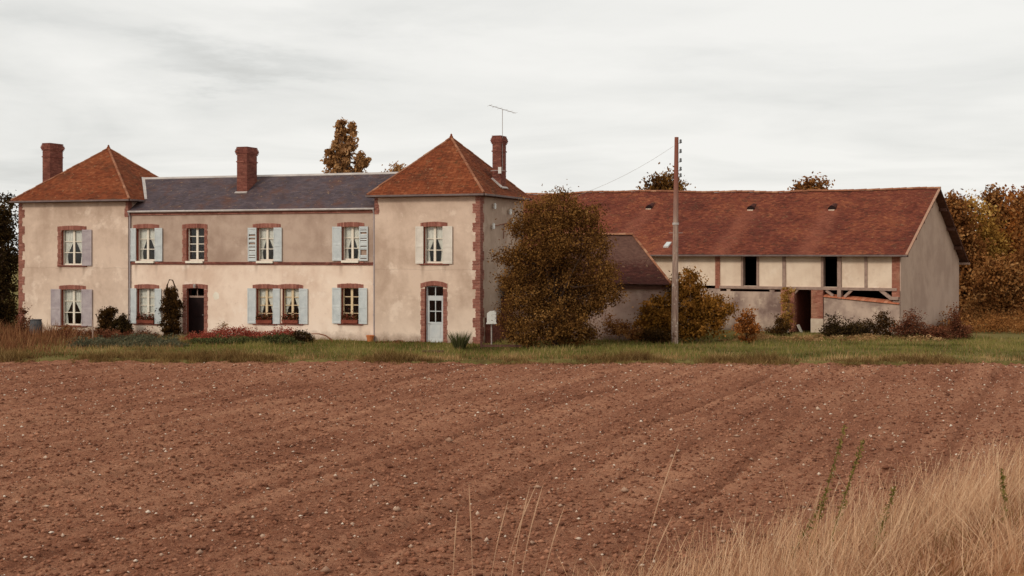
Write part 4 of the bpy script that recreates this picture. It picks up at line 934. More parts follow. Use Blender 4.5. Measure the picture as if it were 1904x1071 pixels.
# ------------------------------------------------------------------ trees behind
tree('poplar_tree', 'tall brown autumn poplar rising behind the slate roof', 'tree', 100, [(634, 240, 10, 24), (632, 268, 13, 28), (634, 300, 15, 34), (655, 245, 7, 22), (651, 268, 8, 20), (643, 285, 10, 22), (614, 302, 8, 26), (623, 300, 8, 24), (624, 272, 5, 14), (667, 305, 10, 22), (678, 298, 8, 13), (636, 350, 26, 50), (668, 345, 16, 30)], 642, 'leaf_poplar', 17000, .26, .13, .3, group='trees behind the buildings', shell=.1, up=.1, nb=40)
tree('round_tree', 'small tree crown just showing between slate roof and tower roof', 'tree', 95, [(735, 318, 11, 13), (748, 316, 7, 8), (728, 345, 22, 25)], 735, 'leaf_poplar', 2200, .2, .22, .2, group='trees behind the buildings')
tree('round_tree', 'leafy tree crown above the barn ridge behind the pole', 'tree', 105, [(1222, 345, 16, 18), (1245, 338, 20, 16), (1262, 346, 12, 12), (1200, 346, 9, 8), (1240, 380, 45, 40)], 1240, 'leaf_bush', 6000, .26, .3, .3, group='trees behind the buildings')
tree('round_tree', 'low leafy tree top showing above the middle of the barn ridge', 'tree', 105, [(1497, 350, 15, 9), (1515, 343, 14, 8), (1532, 338, 7, 6), (1508, 380, 40, 34)], 1508, 'leaf_brown', 5000, .26, .3, .3, group='trees behind the buildings')
EW = 'autumn trees beyond the barn gable'
tree('autumn_tree', 'dark brown tree tight against the back of the barn gable', 'tree', 84, [(1768, 390, 16, 22), (1778, 430, 22, 40), (1800, 500, 30, 70), (1810, 580, 34, 50)], 1800, 'leaf_brown', 16000, .24, .34, .25, group=EW)
tree('autumn_tree', 'golden leaved tree with pale feathery top beyond the barn', 'tree', 88, [(1805, 395, 14, 30), (1820, 430, 26, 40), (1812, 480, 36, 46), (1840, 470, 26, 44), (1830, 550, 40, 70)], 1822, 'leaf_gold', 17000, .22, .36, .25, group=EW)
tree('autumn_tree', 'taller brown tree with open crown and sky gaps beyond the barn', 'tree', 94, [(1848, 375, 18, 22), (1862, 400, 20, 24), (1838, 392, 9, 12), (1852, 440, 30, 40), (1870, 520, 40, 80)], 1858, 'leaf_brown', 14000, .26, .32, .28, group=EW, shell=.3)
tree('autumn_tree', 'russet tree at the far right edge of the picture', 'tree', 90, [(1893, 375, 16, 20), (1905, 410, 26, 40), (1890, 470, 32, 50), (1910, 560, 40, 70)], 1900, 'leaf_orange', 15000, .24, .36, .25, group=EW)
tree('autumn_tree', 'brown thicket tree low in front of the golden tree', 'tree', 80, [(1850, 520, 34, 40), (1880, 555, 40, 50), (1830, 585, 36, 36), (1870, 600, 44, 32)], 1860, 'leaf_brown', 20000, .2, .30, .2, group=EW)
tree('autumn_tree', 'olive brown tree half outside the right edge behind the thicket', 'tree', 84, [(1930, 400, 30, 40), (1925, 480, 40, 60), (1935, 570, 46, 56)], 1930, 'leaf_brown', 8000, .24, .36, .25, group=EW)
tree('dark_tree', 'dark dense tree tight against the west end of the house', 'tree', 72.5, [(-14, 405, 30, 45), (-6, 470, 36, 60), (-10, 560, 40, 66), (8, 600, 24, 36)], -10, 'leaf_dark', 14000, .16, .26, .2, group=None)
tree('dark_tree', 'thin topped dark tree behind the western dark tree', 'tree', 78, [(10, 378, 16, 18), (-2, 420, 30, 46), (-10, 520, 36, 90)], 0, 'leaf_dark', 6000, .16, .24, .2, shell=.3)

# ------------------------------------------------------------------ shrubs and bushes
tree('large_bush', 'huge rounded olive and brown bush beside the east tower', 'bush', 57.4,
     [(1035, 398, 44, 32), (995, 398, 28, 24), (1085, 405, 34, 30), (970, 425, 26, 22), (1020, 450, 56, 40), (950, 476, 26, 17), (1100, 455, 36, 36), (975, 485, 30, 26), (955, 522, 28, 20), (1110, 510, 34, 36), (1040, 520, 64, 50), (985, 550, 42, 32), (1125, 553, 34, 20), (1085, 565, 40, 30), (950, 588, 24, 24), (1030, 595, 66, 40), (980, 618, 40, 24), (1068, 622, 46, 22), (1050, 366, 16, 12), (1020, 372, 14, 12)],
     1035, 'leaf_bush', 84000, .09, .20, .14, group=None, shell=.45, nb=60, rough=.24, bark='bark_dark')
tree('young_tree', 'yellow brown shrubby tree just behind the utility pole', 'tree', 61.7, [(1285, 530, 26, 24, .4), (1272, 560, 36, 32, .2), (1302, 575, 36, 28, .3), (1226, 578, 32, 30, -.45), (1335, 575, 26, 18), (1250, 605, 46, 26, -.2), (1310, 600, 34, 24), (1282, 512, 12, 9), (1205, 598, 20, 22, -.6)], 1298, 'leaf_shrub', 26000, .12, .17, .06, shell=.4, rough=.26, bark='bark_pale', nb=30)
tree('sapling', 'small orange leaved sapling standing alone before the barn wall', 'sapling', 60.5, [(1388, 598, 16, 24), (1398, 606, 18, 16), (1378, 612, 14, 16), (1388, 626, 13, 12)], 1388, 'leaf_orange', 3500, .09, .11, .035, shell=.3)
tree('climbing_plant', 'yellow leaved climber growing up the brick gate pier', 'climber', 68.0, [(1464, 560, 9, 22), (1468, 585, 8, 18), (1458, 600, 9, 26), (1466, 540, 10, 7)], 1462, 'leaf_gold', 2600, .085, .09, .03, shell=.2, parts=('foliage', 'stem'))
tree('shrub', 'dark low shrub against the left pier of the barn gate', 'shrub', 65.5, [(1452, 608, 16, 20), (1440, 618, 14, 12)], 1450, 'leaf_conifer', 2200, .09, .12, .03, group='shrubs along the barn wall', parts=('foliage', 'stem'))
for i, (lb, m_, bl, bs) in enumerate([
  ('dark shrub next to the stone base of the gate pier', 'leaf_dark', [(1550, 606, 16, 18), (1542, 618, 16, 12), (1565, 614, 16, 14)], 1552),
  ('dark shrub in the middle of the row under the low barn wall', 'leaf_dark', [(1590, 608, 18, 16), (1605, 614, 18, 14), (1580, 618, 18, 10)], 1594),
  ('tallest dark shrub of the row under the low barn wall', 'leaf_conifer', [(1640, 600, 16, 20), (1642, 586, 8, 8), (1655, 612, 18, 16), (1625, 612, 18, 16)], 1640),
  ('reddish brown brush at the front corner of the barn gable', 'leaf_russet', [(1690, 598, 18, 24), (1705, 612, 20, 14), (1680, 615, 18, 14)], 1692),
  ('reddish brush along the middle foot of the barn gable', 'leaf_russet', [(1735, 618, 26, 10), (1755, 622, 22, 8)], 1742),
  ('tall thin brown weed clump at the back corner of the barn gable', 'leaf_russet', [(1775, 590, 7, 18), (1778, 612, 12, 16), (1790, 618, 18, 12)], 1777)]):
    tree('shrub', lb, 'shrub', 64.0 if i < 3 else 63.0, bl, bs, m_, 3000, .085, .15, .025, group='shrubs along the barn wall', parts=('foliage', 'stem'), shell=.2, rough=.3, nb=24)
tree('shrub', 'dry brown brush at the foot of the shed wall', 'shrub', 60.8, [(1150, 612, 22, 14), (1180, 622, 26, 10), (1135, 600, 8, 16)], 1150, 'leaf_brown', 3600, .08, .13, .03, parts=('foliage', 'stem'), shell=.3)
tree('shrub', 'dark brown brush around the foot of the utility pole', 'shrub', 60.2, [(1215, 624, 26, 12), (1240, 628, 22, 9)], 1222, 'leaf_conifer', 3000, .08, .13, .03, parts=('foliage', 'stem'), shell=.3)
tree('columnar_conifer', 'dark columnar conifer with a looped tip left of the front door', 'conifer', 64.6, [(318, 545, 11, 16), (317, 570, 16, 26), (318, 600, 18, 32), (319, 618, 15, 16), (327, 575, 10, 20)], 318, 'leaf_conifer', 17000, .08, .075, .05, shell=.6, up=.8)
cc = [o for o in COL.objects if o.name.startswith('columnar_conifer')][0]
mb = MB(); k = 64.6 / F; pts = [((310 - 318) * k, 0, EYE - (548 - HY) * k), ((311 - 318) * k, 0, EYE - (530 - HY) * k), ((315 - 318) * k, 0, EYE - (520 - HY) * k), ((321 - 318) * k, 0, EYE - (521 - HY) * k), ((325 - 318) * k, 0, EYE - (532 - HY) * k), ((326 - 318) * k, 0, EYE - (545 - HY) * k)]
mb.tube(pts, [.05, .04, .03, .03, .035, .04], 6); mb.build('tip_loop', 'leaf_conifer', cc)
tree('shrub', 'leafy brown shrub left of the two beside the first downpipe', 'shrub', 65.0, [(200, 590, 12, 18), (198, 612, 14, 18), (207, 580, 8, 8)], 200, 'leaf_conifer', 6500, .09, .09, .04, group='garden shrubs', parts=('foliage', 'stem'))
tree('shrub', 'rounded dark shrub below the window with mauve flower box', 'shrub', 64.6, [(226, 606, 16, 18), (222, 620, 18, 12), (236, 612, 8, 14)], 226, 'leaf_dark', 7500, .09, .09, .04, group='garden shrubs', parts=('foliage', 'stem'))
tree('shrub', 'low dark purple bush at the right end of the flower bed', 'shrub', 60.8, [(560, 627, 20, 13), (572, 630, 12, 11), (548, 632, 14, 9)], 560, 'leaf_dark', 3600, .07, .08, .03, group='garden shrubs', parts=('foliage', 'stem'))
tree('shrub', 'pale leafless looking sprig against the wall right of the front door', 'shrub', 62.8, [(415, 606, 10, 12), (410, 616, 10, 8)], 415, 'leaf_dry', 500, .05, .12, .012, group='garden shrubs', parts=('foliage', 'stem'), shell=.1)
tree('shrub', 'small green shrub below the lowest left window', 'shrub', 64.2, [(124, 616, 9, 12), (128, 624, 10, 8)], 125, 'leaf_shrub', 1600, .07, .09, .02, group='garden shrubs', parts=('foliage', 'stem'))
tree('shrub', 'tall reddish weed clump hiding the west corner of the house', 'shrub', 65.0, [(42, 590, 7, 22), (48, 610, 12, 20), (36, 618, 14, 18)], 43, 'leaf_russet', 2600, .08, .11, .03, group='garden shrubs', parts=('foliage', 'stem'), shell=.2)
# spiky plant before the tower
yr_ = empty('spiky_plant', at(855, 652, 56.6) * np.array([1, 1, 0])); tag(yr_, 'spiky dark green tuft standing before the blue tower door wall', 'plant')
n_ = 420; az = rng.uniform(0, 2 * np.pi, n_); rr = rng.random(n_) ** .5 * .22; P = np.stack([np.cos(az) * rr, np.sin(az) * rr, np.zeros(n_)], 1)
V, Q, T = blades(P, rng.uniform(.45, .85, n_), .03, .05, tone=rng.random(n_)); d = V - np.repeat(P, 8, 0); V[:, :2] += np.repeat(P[:, :2], 8, 0) / .22 * (d[:, 2:3] ** 1.3) * .65
link_mesh('foliage', np_mesh('foliage', V, Q, T), 'leaf_green', yr_)

# flower boxes on four sills
for q, lb in zip([q for q in W if q.get('box')], ('flower box on the sill of the window left of the conifer', 'flower box on the left sill of the paired ground floor windows', 'flower box on the right sill of the paired ground floor windows', 'flower box under the bare window next to the second downpipe')):
    x0, x1, z0, z1 = q['o']; c = H.world((x0 + x1) / 2, YC - .02, z0); fb = empty('flower_box', c, -H.th); tag(fb, 'red geranium ' + lb, 'flower box', 'flower boxes on the sills'); hw = (x1 - x0) / 2 - .03
    mb = MB(); mb.hexa([(-hw + .03, -.10, 0), (hw - .03, -.10, 0), (hw - .03, .08, 0), (-hw + .03, .08, 0), (-hw, -.13, .17), (hw, -.13, .17), (hw, .11, .17), (-hw, .11, .17)]); mb.build('trough', 'brick_flat', fb)
    n_ = 420; P = np.stack([rng.uniform(-hw, hw, n_), rng.normal(-.02, .09, n_), .18 + np.abs(rng.normal(0, .13, n_))], 1); V, Q, T = leaf_arrays(P, .075, rng.random(n_)); link_mesh('foliage', np_mesh('foliage', V, Q, T), 'leaf_conifer', fb)
    n_ = 170; P = np.stack([rng.uniform(-hw, hw, n_), rng.normal(-.06, .08, n_), .20 + np.abs(rng.normal(0, .14, n_))], 1); V, Q, T = leaf_arrays(P, .06, rng.random(n_)); link_mesh('flowers', np_mesh('flowers', V, Q, T), 'leaf_red', fb, kind='stuff')

# ------------------------------------------------------------------ garden odds and ends
c = at(914, 590, 58.6); mbx = empty('white_box', (c[0], 58.6, 0)); tag(mbx, 'white metal box on a thin post at the corner of the tower', 'meter box')
z0, z1 = at(914, 600, 58.6)[2], at(914, 577, 58.6)[2]; mb = MB(); w2 = .20
pr = [(-w2, 0), (w2, 0), (w2, .46), (w2 * .7, .52), (-w2 * .4, .50), (-w2, .40)]; f = [(x, -.14, z0 + z) for x, z in pr]; g = [(x, .14, z0 + z) for x, z in pr]
mb.face(f); mb.face(g[::-1])
for i in range(len(pr)): j = (i + 1) % len(pr); mb.face([f[i], g[i], g[j], f[j]])
mb.build('housing', 'porcelain', mbx); boxobj('rim', 'porcelain', mbx, -w2 - .03, w2 + .02, -.16, .16, z0 - .05, z0 - .003); mb = MB(); mb.tube([(0, 0, -.1), (0, 0, z0 - .05)], .03, 8); mb.build('post', 'metal', mbx)
rt = empty('low_rail', at(895, 650, 56.8) * np.array([1, 1, 0])); tag(rt, 'low brown wooden rail on a short post beside the big bush', 'rail')
mb = MB(); mb.box(-.05, .05, -.05, .05, -.1, .34); mb.build('post', 'timber_dark', rt); mb = MB(); mb.box(.05, 1.7, -.03, .03, .10, .20); mb.build('board', 'timber_dark', rt)
mb = MB(); c = at(805, 655, 54.5); mb.box(-.45, .45, -.09, .09, -.02, .09); o = mb.build('plank', 'timber_dark', None, loc=(c[0], 54.5, .03)); tag(o, 'short dark plank lying in the grass before the blue door', 'plank')
c = at(67, 610, 64.5); mb = MB(); rr = [.24, .29, .30, .29, .25]; mb.tube([(0, 0, z) for z in (-.05, .2, .42, .65, .85)], rr, 14); br = empty('water_butt', (c[0], 64.5, 0)); tag(br, 'dark grey water butt among the weeds at the house corner', 'water butt'); mb.build('barrel', 'barrel', br); mb = MB(); mb.tube([(0, 0, .852), (0, 0, .89)], .27, 14); mb.build('lid', 'barrel', br)
c = at(172, 640, 62.0); mb = MB(); mb.tube([(0, 0, -.1), (.02, 0, .5), (.0, 0, 1.02)], [.035, .03, .028], 7); o = mb.build('garden_stake', 'timber', None, loc=(c[0], 62.0, 0)); tag(o, 'thin wooden stake standing in the left flower bed', 'stake')
c = at(580, 637, 60.6); mb = MB(); mb.tube([(-.05, 0, .42), (.3, 0, .42), (.6, .0, .34), (.85, 0, .16), (.95, 0, -.03)], .015, 6); mb.tube([(-.05, .25, .42), (.3, .25, .42), (.6, .25, .34), (.85, .25, .16), (.95, .25, -.03)], .015, 6); mb.tube([(.6, 0, .34), (.6, .25, .34)], .012, 6); o = mb.build('garden_hoop', 'rust', None, loc=(c[0], 60.6, 0)); tag(o, 'bent metal garden hoop beside the dark purple bush', 'hoop')
c = H.world(XB - .15, -.18); mb = MB(); mb.tube([(0, 0, -.02), (0, 0, .22), (0, 0, .26), (0, 0, .30)], [.12, .17, .19, .19], 12); po = mb.build('flower_pot', 'terracotta', None, loc=c); tag(po, 'orange clay pot at the foot of the second downpipe', 'pot')
# gate stone and leaning plank at the barn doorway
c = B.world(bx(1471), -.9); mb = MB(); mb.hexa([(-.2, -.15, -.1), (.2, -.15, -.1), (.2, .15, -.1), (-.2, .15, -.1), (-.15, -.1, .45), (.17, -.12, .75), (.15, .1, .75), (-.14, .12, .45)]); o = mb.build('guard_stone', 'stone', None, loc=c); tag(o, 'pale guard stone at the foot of the climber covered pier', 'stone')
p, q = B.front(1484, 604, .15), B.front(1496, 626, .15); mb = MB(); mb.hexa([(p[0] - .08, .10, p[1]), (p[0] + .06, .10, p[1] + .03), (p[0] + .06, .16, p[1] + .03), (p[0] - .08, .16, p[1]), (q[0] - .07, .0, q[1]), (q[0] + .07, .0, q[1]), (q[0] + .07, .06, q[1]), (q[0] - .07, .06, q[1])]); o = mb.build('leaning_plank', 'white', None); o.location = (B.o[0], B.o[1], 0); o.rotation_euler = (0, 0, -BT); tag(o, 'white plank leaning across the dark barn doorway', 'plank')

# ------------------------------------------------------------------ grass, beds, clods, stones
def scatter(n, x0, x1, y0f, y1f):
    X = rng.uniform(x0, x1, n); a, b = y0f(X), y1f(X); Y = a + (b - a) * rng.random(n); return X, Y
hx = lambda X: H.o[1] + (X - H.o[0]) * (-math.tan(H.th))          # line of the house front
def front_line(X): return np.where(X < -1, hx(X) - .15, np.where(X < 8, 61.8, B.o[1] - (X - B.o[0]) * math.tan(BT) - .2)).clip(56, 74)
X, Y = scatter(90000, -30, 34, lambda x: edge_y(x) + .2, lambda x: np.minimum(front_line(x), 66))
k = vnoise(X, Y, 1.4, 41); d = (Y - edge_y(X)); tn = np.clip(.5 + k * .9 + rng.normal(0, .15, len(X)), 0, 1)
dry = (rng.random(len(X)) < np.clip(.95 - d * .40 + k * 1.3, .10, 1)) | ((X < -14) & (rng.random(len(X)) < .35))
Z = lawn_h(X, Y); P = np.stack([X, Y, Z - .02], 1)
hgt = (.06 + .12 * rng.random(len(X)) ** 1.5) * (1 + 2.0 * np.maximum(0, k)); hg_dry = (.10 + .22 * rng.random(len(X)) ** 2)
g = ~dry; stuff('lawn_grass', blades(P[g], hgt[g], .028, .35, tone=tn[g], seg=2), 'leaf_lawn', 'short green grass in front of the house and barn', 'grass')
stuff('dry_grass', blades(P[dry], hg_dry[dry], .024, .30, tone=tn[dry], seg=2), 'leaf_dry', 'dry tufts along the edge of the field', 'grass')
# rough tall weeds at the west end
X = rng.uniform(-29, -16.5, 22000); Y = rng.uniform(53.2, 65.5, 22000); wgt = np.clip((-16.5 - X) / 6.5, .05, 1) ** 1.5; k = rng.random(22000) < wgt; X, Y = X[k], Y[k]; cl_ = vnoise(X, Y, .9, 51) + .5
P = np.stack([X, Y, lawn_h(X, Y) - .03], 1); stuff('tall_weeds', blades(P, (.15 + 1.15 * rng.random(len(X)) ** 2.2 * np.clip(cl_ + .2, .3, 1.2)) * np.clip((-16.0 - X) / 7, .30, 1), .04, .25, tone=np.clip(cl_ * .7 + rng.normal(0, .2, len(X)), 0, 1), seg=3), L('leaf_weeds_dry', (88, 54, 40), (126, 82, 56), (150, 106, 72), (170, 128, 88)), 'tall dry reddish weeds at the west end of the house', 'weeds')
def bed(name, px0, px1, h0, h1, Y0, Y1, n, ls, mat, label, cat, per=70, spread=1.0):
    K = max(4, n // per); px = rng.uniform(px0, px1, K); Yc = rng.uniform(Y0, Y1, K); X = (px - CX) / F * Yc; big = np.clip(vnoise(X, Yc, 1.3, len(name)) * 1.3 + .5, 0, 1)
    end = np.clip(np.minimum(px - px0, px1 - px) / (.12 * (px1 - px0)), .25, 1)
    h = (h0 + (h1 - h0) * np.clip(big * .7 + rng.random(K) ** 2 * .5, 0, 1)) * end; P, T = [], []
    for x, y, hh, t in zip(X, Yc, h, rng.normal(.45, .22, K)):
        m = int(per * rng.uniform(.5, 1.4)); r = spread * (.10 + .32 * hh) * rng.uniform(.6, 1.3); o = rng.normal(size=(m, 2)) * r; z = hh * rng.random(m) ** .6 * np.exp(-(o ** 2).sum(1) / (2 * (1.6 * r) ** 2))
        P.append(np.stack([x + o[:, 0], y + o[:, 1] * .7, z + .01], 1)); T.append(t + rng.normal(0, .13, m))
    V, Q, T = leaf_arrays(np.concatenate(P), ls, np.clip(np.concatenate(T), 0, 1)); stuff(name, (V, Q, T), mat, label, cat)
bed('flower_bed', 338, 565, .25, .75, 62.0, 63.0, 12000, .075, 'leaf_red', 'long bed of faded red flowers under the ground floor windows', 'flowers')
bed('low_hedge', 345, 560, .12, .52, 59.6, 61.4, 12000, .085, 'leaf_green', 'low dark green plants in front of the red flower bed', 'plants')
bed('grey_plants', 125, 345, .08, .50, 57.6, 61.0, 12000, .09, 'leaf_blue', 'grey green leafy plants in the west garden', 'plants')
bed('rust_plants', 85, 300, .15, .70, 62.4, 64.2, 8000, .08, 'leaf_russet', 'rust coloured plants at the foot of the west tower', 'plants')
bed('wall_weeds', 700, 782, .0, .30, 60.4, 61.0, 500, .07, 'leaf_russet', 'small brown weeds at the foot of the east tower wall', 'weeds')
bed('barn_weeds', 1340, 1790, .05, .40, 61.5, 64.0, 7000, .08, 'leaf_dry', 'dry weeds along the foot of the barn', 'weeds')
bed('wood_edge_weeds', 1740, 1960, .3, 1.3, 67.0, 77.0, 13000, .11, 'leaf_brown', 'tall brown brush along the edge of the wood', 'weeds')
n_ = 2600; X = rng.uniform(-24, 24, n_); Y = edge_y(X) + rng.normal(.15, .5, n_); hh = np.clip(vnoise(X, Y, 1.6, 71) * 2.2 + .45, .10, 1.6) * rng.uniform(.5, 1.2, n_); rep_ = 22
Xr, Yr, hr = [np.repeat(v, rep_) for v in (X, Y, hh)]; Xr = Xr + rng.normal(0, .10, len(Xr)); Yr = Yr + rng.normal(0, .08, len(Yr)); tt = np.repeat(rng.normal(.45, .25, n_), rep_)
stuff('verge_tufts', blades(np.stack([Xr, Yr, np.maximum(lawn_hh(Xr, Yr), field_h(Xr, Yr)) - .02], 1), (.06 + .34 * rng.random(len(Xr)) ** 1.3) * hr, .022, .5, tone=np.clip(tt + rng.normal(0, .1, len(tt)), 0, 1), seg=2), L('leaf_verge', (84, 58, 38), (116, 88, 54), (140, 114, 70), (164, 134, 90)), 'ragged dry tufts where the field meets the grass', 'grass')
# clods and stones in the field
def rocks(n, X, Y, Z, s, flat=.7, tone=None):
    base = np.array([(0, 0, 1), (1, 0, .1), (.3, .95, -.1), (-.8, .6, .15), (-.8, -.6, -.1), (.3, -.95, .1), (0, 0, -1)], float)
    fc = np.array([(0, 1, 2), (0, 2, 3), (0, 3, 4), (0, 4, 5), (0, 5, 1), (6, 2, 1), (6, 3, 2), (6, 4, 3), (6, 5, 4), (6, 1, 5)])
    a = rng.uniform(0, 2 * np.pi, n); V = base[None] * rng.uniform(.65, 1.35, (n, 7, 1)) * np.stack([s * rng.uniform(.7, 1.4, n), s * rng.uniform(.7, 1.2, n), s * flat * rng.uniform(.7, 1.3, n)], 1)[:, None]
    x = V[..., 0] * np.cos(a)[:, None] - V[..., 1] * np.sin(a)[:, None]; y = V[..., 0] * np.sin(a)[:, None] + V[..., 1] * np.cos(a)[:, None]
    V = np.stack([x + X[:, None], y + Y[:, None], V[..., 2] + Z[:, None]], -1).reshape(-1, 3); Q = (fc[None] + 7 * np.arange(n)[:, None, None]).reshape(-1, 3)
    return V, Q, np.repeat(tone if tone is not None else rng.random(n), 10)
def field_scatter(n, p=1.0):
    Y = 13.5 + 37.0 * rng.random(n) ** p; X = rng.uniform(-.44, .44, n) * Y; return X, Y
M['clod'] = toned('clod', [(0, srgb(84, 50, 37)), (.5, srgb(142, 93, 70)), (1, srgb(182, 130, 102))], None, 1.0, .5, .3)
X, Y = field_scatter(90000, 1.0); s = .012 + .040 * rng.random(len(X)) ** 4
stuff('soil_clods', rocks(len(X), X, Y, field_h(X, Y) + s * .25, s), 'clod', 'loose brown clods over the whole field', 'soil')
X, Y = field_scatter(1300, 1.0); s = .03 + .05 * rng.random(len(X)) ** 2.5
stuff('large_clods', rocks(len(X), X, Y, field_h(X, Y) + s * .2, s, .6, tone=rng.random(len(X)) * .7), 'clod', 'bigger broken clods turned up between the furrows', 'soil')
M['flint'] = toned('flint', [(0, srgb(150, 112, 90)), (.5, srgb(196, 166, 142)), (1, srgb(240, 226, 206))], None, .8, 1.0, .2)
X, Y = field_scatter(4400, .8); s = .010 + .026 * rng.random(len(X)) ** 3 + .00020 * Y
stuff('gravel', rocks(len(X), X, Y, field_h(X, Y) + s * .5, s, tone=rng.random(len(X)) ** .9), 'flint', 'small pale stones speckled over the ploughed field', 'gravel')
protos = [np_mesh('flint_stone', *rocks(1, np.zeros(1), np.zeros(1), np.zeros(1), np.ones(1) * .055)) for _ in range(5)]
for m_ in protos: m_.materials.append(M['flint'])
spots = [(543, 907, 1), (888, 955, 1), (1160, 907, 1.3), (200, 765, 1), (488, 997, 1.2), (606, 1056, 1.4), (735, 938, 1), (372, 1022, 1.1), (228, 1000, .8), (300, 1028, 1), (835, 818, 1.5), (728, 980, 1), (988, 1006, 1.1), (1000, 895, 1.2), (764, 1012, 1), (530, 1010, .9), (1072, 945, .9), (1250, 840, 1), (1330, 975, 1.1), (1090, 750, 1.1), (1435, 752, 1), (1520, 757, 1.1), (1590, 767, 1), (1370, 806, 1), (1325, 848, 1), (1830, 760, 1), (1680, 818, 1), (1745, 854, .9), (1345, 1000, 1), (1408, 951, 1), (540, 690, 1.3), (790, 700, 1), (1015, 740, 1.2), (1235, 685, 1), (1500, 690, 1.1), (1700, 700, 1), (85, 845, 1), (34, 836, .9), (282, 834, 1), (306, 826, 1.2), (232, 850, 1), (518, 828, 1), (160, 865, .9), (85, 940, 1), (365, 960, .9), (700, 893, 1.5), (690, 900, 1), (740, 940, 1.2), (640, 1013, 1), (655, 970, .9), (1105, 1012, 1), (905, 1000, 1), (1150, 870, .8), (1210, 905, 1), (1300, 812, .9)]
for i, (px, py, k) in enumerate(spots):
    Yd = EYE * F / (py - HY); Xd = (px - CX) / F * Yd; zh = float(field_h(np.array([Xd]), np.array([Yd]))[0]); o = bpy.data.objects.new('flint_stone', protos[i % 5]); COL.objects.link(o)
    kk = k * R.uniform(.7, 1.05) * (1 + max(0, Yd - 25) * .02); o.location = (Xd, Yd, zh + .03 * kk); o.scale = (kk, kk, kk); o.rotation_euler = (0, 0, R.uniform(0, 6)); tag(o, 'pale flint stone lying loose on the brown field', 'stone', 'pale flint stones scattered over the field')

# grass on the near bank
def bank_scatter(n, d0, d1):
    X = rng.uniform(-2.5, 11.5, n * 4); Y = rng.uniform(9.5, 24.5, n * 4); d = bank_d(X, Y); k = (d > d0) & (d < d1) & (X / Y < .47) & (Y > 10.0); X, Y, d = X[k][:n], Y[k][:n], d[k][:n]
    return X, Y, d
X, Y, d = bank_scatter(76000, -.9, 4.8); cl_ = vnoise(X, Y, .55, 61) + .5; keep = rng.random(len(X)) < np.clip(.18 + d * .45, .03, .8) * np.clip(cl_ * 1.8 - .45, .04, .8); X, Y, d, cl_ = X[keep], Y[keep], d[keep], cl_[keep]
P = np.stack([X, Y, np.maximum(bank_h(X, Y), field_h(X, Y)) - .02], 1); big = vnoise(X, Y, 1.6, 62) + .5
stuff('bank_grass', blades(P, (.12 + .56 * rng.random(len(X)) ** 1.5) * np.clip(.40 + cl_ * .8, .4, 1.2), rng.uniform(.006, .014, len(X)), .60, (.20, .0), np.clip(.05 + .55 * big + .35 * cl_ + rng.normal(0, .22, len(X)), 0, 1), .5, 4), 'leaf_straw', 'dense dry straw coloured grass on the near bank', 'grass')
X, Y, d = bank_scatter(16000, -.3, 4.2); P = np.stack([X, Y, np.maximum(bank_h(X, Y), field_h(X, Y)) - .01], 1)
stuff('matted_grass', blades(P, rng.uniform(.12, .34, len(X)), rng.uniform(.008, .016, len(X)), 1.1, (.3, .0), np.clip(rng.normal(.35, .25, len(X)), 0, 1), .3, 3), 'leaf_straw', 'matted fallen dead grass under the bank stalks', 'grass')
X, Y, d = bank_scatter(5200, -1.1, 3.5); keep = rng.random(len(X)) < np.clip(.35 + d * .5, .05, 1); X, Y = X[keep], Y[keep]
P = np.stack([X, Y, np.maximum(bank_h(X, Y), field_h(X, Y)) - .02], 1)
stuff('seed_stalks', blades(P, rng.uniform(.55, 1.0, len(X)) * np.clip(.8 + .05 * X, .8, 1.25), rng.uniform(.005, .010, len(X)), .26, (.24, 0), np.clip(rng.normal(.75, .2, len(X)), 0, 1), .4, 5, head=1.6), 'leaf_straw', 'thin pale seeding stalks standing above the dry bank grass', 'grass')
X, Y, d = bank_scatter(9000, .2, 4.4); k = (vnoise(X, Y, .8, 66) > .10); X, Y = X[k], Y[k]; P = np.stack([X, Y, bank_h(X, Y) - .02], 1)
stuff('brown_weeds', blades(P, rng.uniform(.15, .50, len(X)), .016, .5, (.1, 0), rng.random(len(X)), .5, 3), L('leaf_deadweed', (92, 50, 36), (124, 74, 50), (138, 96, 60), (112, 104, 56)), 'reddish brown dead weeds low in the bank grass', 'weeds')
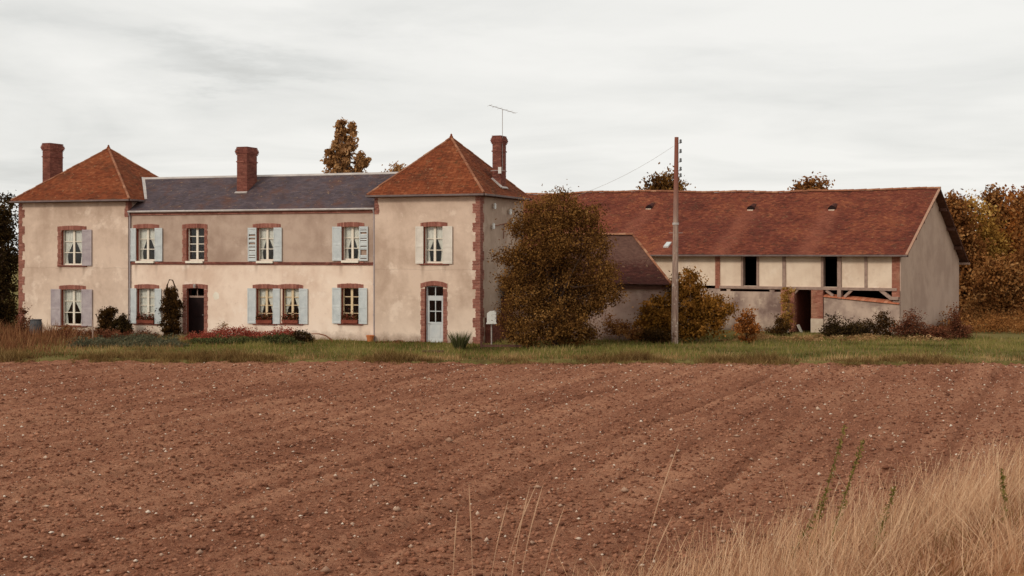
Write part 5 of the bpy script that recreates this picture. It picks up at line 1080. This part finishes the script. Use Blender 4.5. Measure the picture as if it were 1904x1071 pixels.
# sparse tall stalks leaning over the field, left of the bank
sp = [(925, 1071, 1000, 895), (945, 1071, 985, 905), (905, 1075, 945, 930), (960, 1075, 1010, 900), (880, 1071, 872, 900), (840, 1071, 850, 950), (1180, 1071, 1262, 825), (1190, 1071, 1250, 960), (1000, 1080, 1050, 940)]
for no, (a, b, c, e_) in zip(('leftmost', 'second', 'third', 'fourth', 'fifth', 'sixth', 'seventh', 'eighth', 'rightmost'), sorted(sp, key=lambda q: q[2])):
    Yd = R.uniform(14.0, 15.2); p0 = at(a, b + 60, Yd); p1 = at(c, e_, Yd)
    p0[2] = max(-.1, p0[2])
    st = empty('grass_stalk', (p0[0], Yd, p0[2])); tag(st, no + ' lone dry grass stalk, counting from the left, over the bare soil', 'grass stalk', 'lone stalks at the field corner')
    v = p1 - p0; mb = MB(); mb.tube([v * t + np.array([-.12 * math.sin(math.pi * t) * (v[0]), 0, 0]) for t in np.linspace(0, 1, 7)], [.004, .004, .0035, .0035, .006, .007, .002], 5); mb.build('stem', L('leaf_stalk', (200, 162, 130), (226, 194, 162)) if 'leaf_stalk' not in bpy.data.materials else bpy.data.materials['leaf_stalk'], st)
# green weeds in the bank grass
for (a, b, c, e_, lb, nl) in ((1512, 960, 1572, 790, 'tall dark green weed with the highest tip over the soil', 90), (1545, 960, 1606, 815, 'tall green weed right beside the highest weed', 110), (1628, 1000, 1664, 905, 'short bushy green weed in the straw grass', 90), (1872, 1000, 1862, 870, 'green weed with dark seed head near the right edge', 70), (1470, 1010, 1530, 930, 'small green weed at the left foot of the tall weeds', 60)):
    Yd = 15.6 if a < 1600 else 14.8; p0, p1 = at(a, b, Yd), at(c, e_, Yd); g0 = float(max(bank_h(np.array([p0[0]]), np.array([Yd]))[0], field_h(np.array([p0[0]]), np.array([Yd]))[0])); p0 = np.array([p0[0] - (p1[0] - p0[0]) * .3, Yd, g0])
    root = empty('green_weed', p0); tag(root, lb, 'weed'); v = p1 - p0
    mb = MB(); mb.tube([v * t for t in np.linspace(0, 1, 6)], [.010, .009, .008, .006, .005, .002], 5); mb.build('stem', 'leaf_weed', root)
    t = rng.uniform(.25, 1.0, nl); nl = nl * 2; t = rng.uniform(.2, 1.0, nl) ; P = v[None] * t[:, None] + rng.normal(size=(nl, 3)) * (.034 - .026 * t[:, None]); V, Q, T = leaf_arrays(P, .055, rng.random(nl), .0, .3); link_mesh('leaves', np_mesh('leaves', V, Q, T), 'leaf_weed', root)
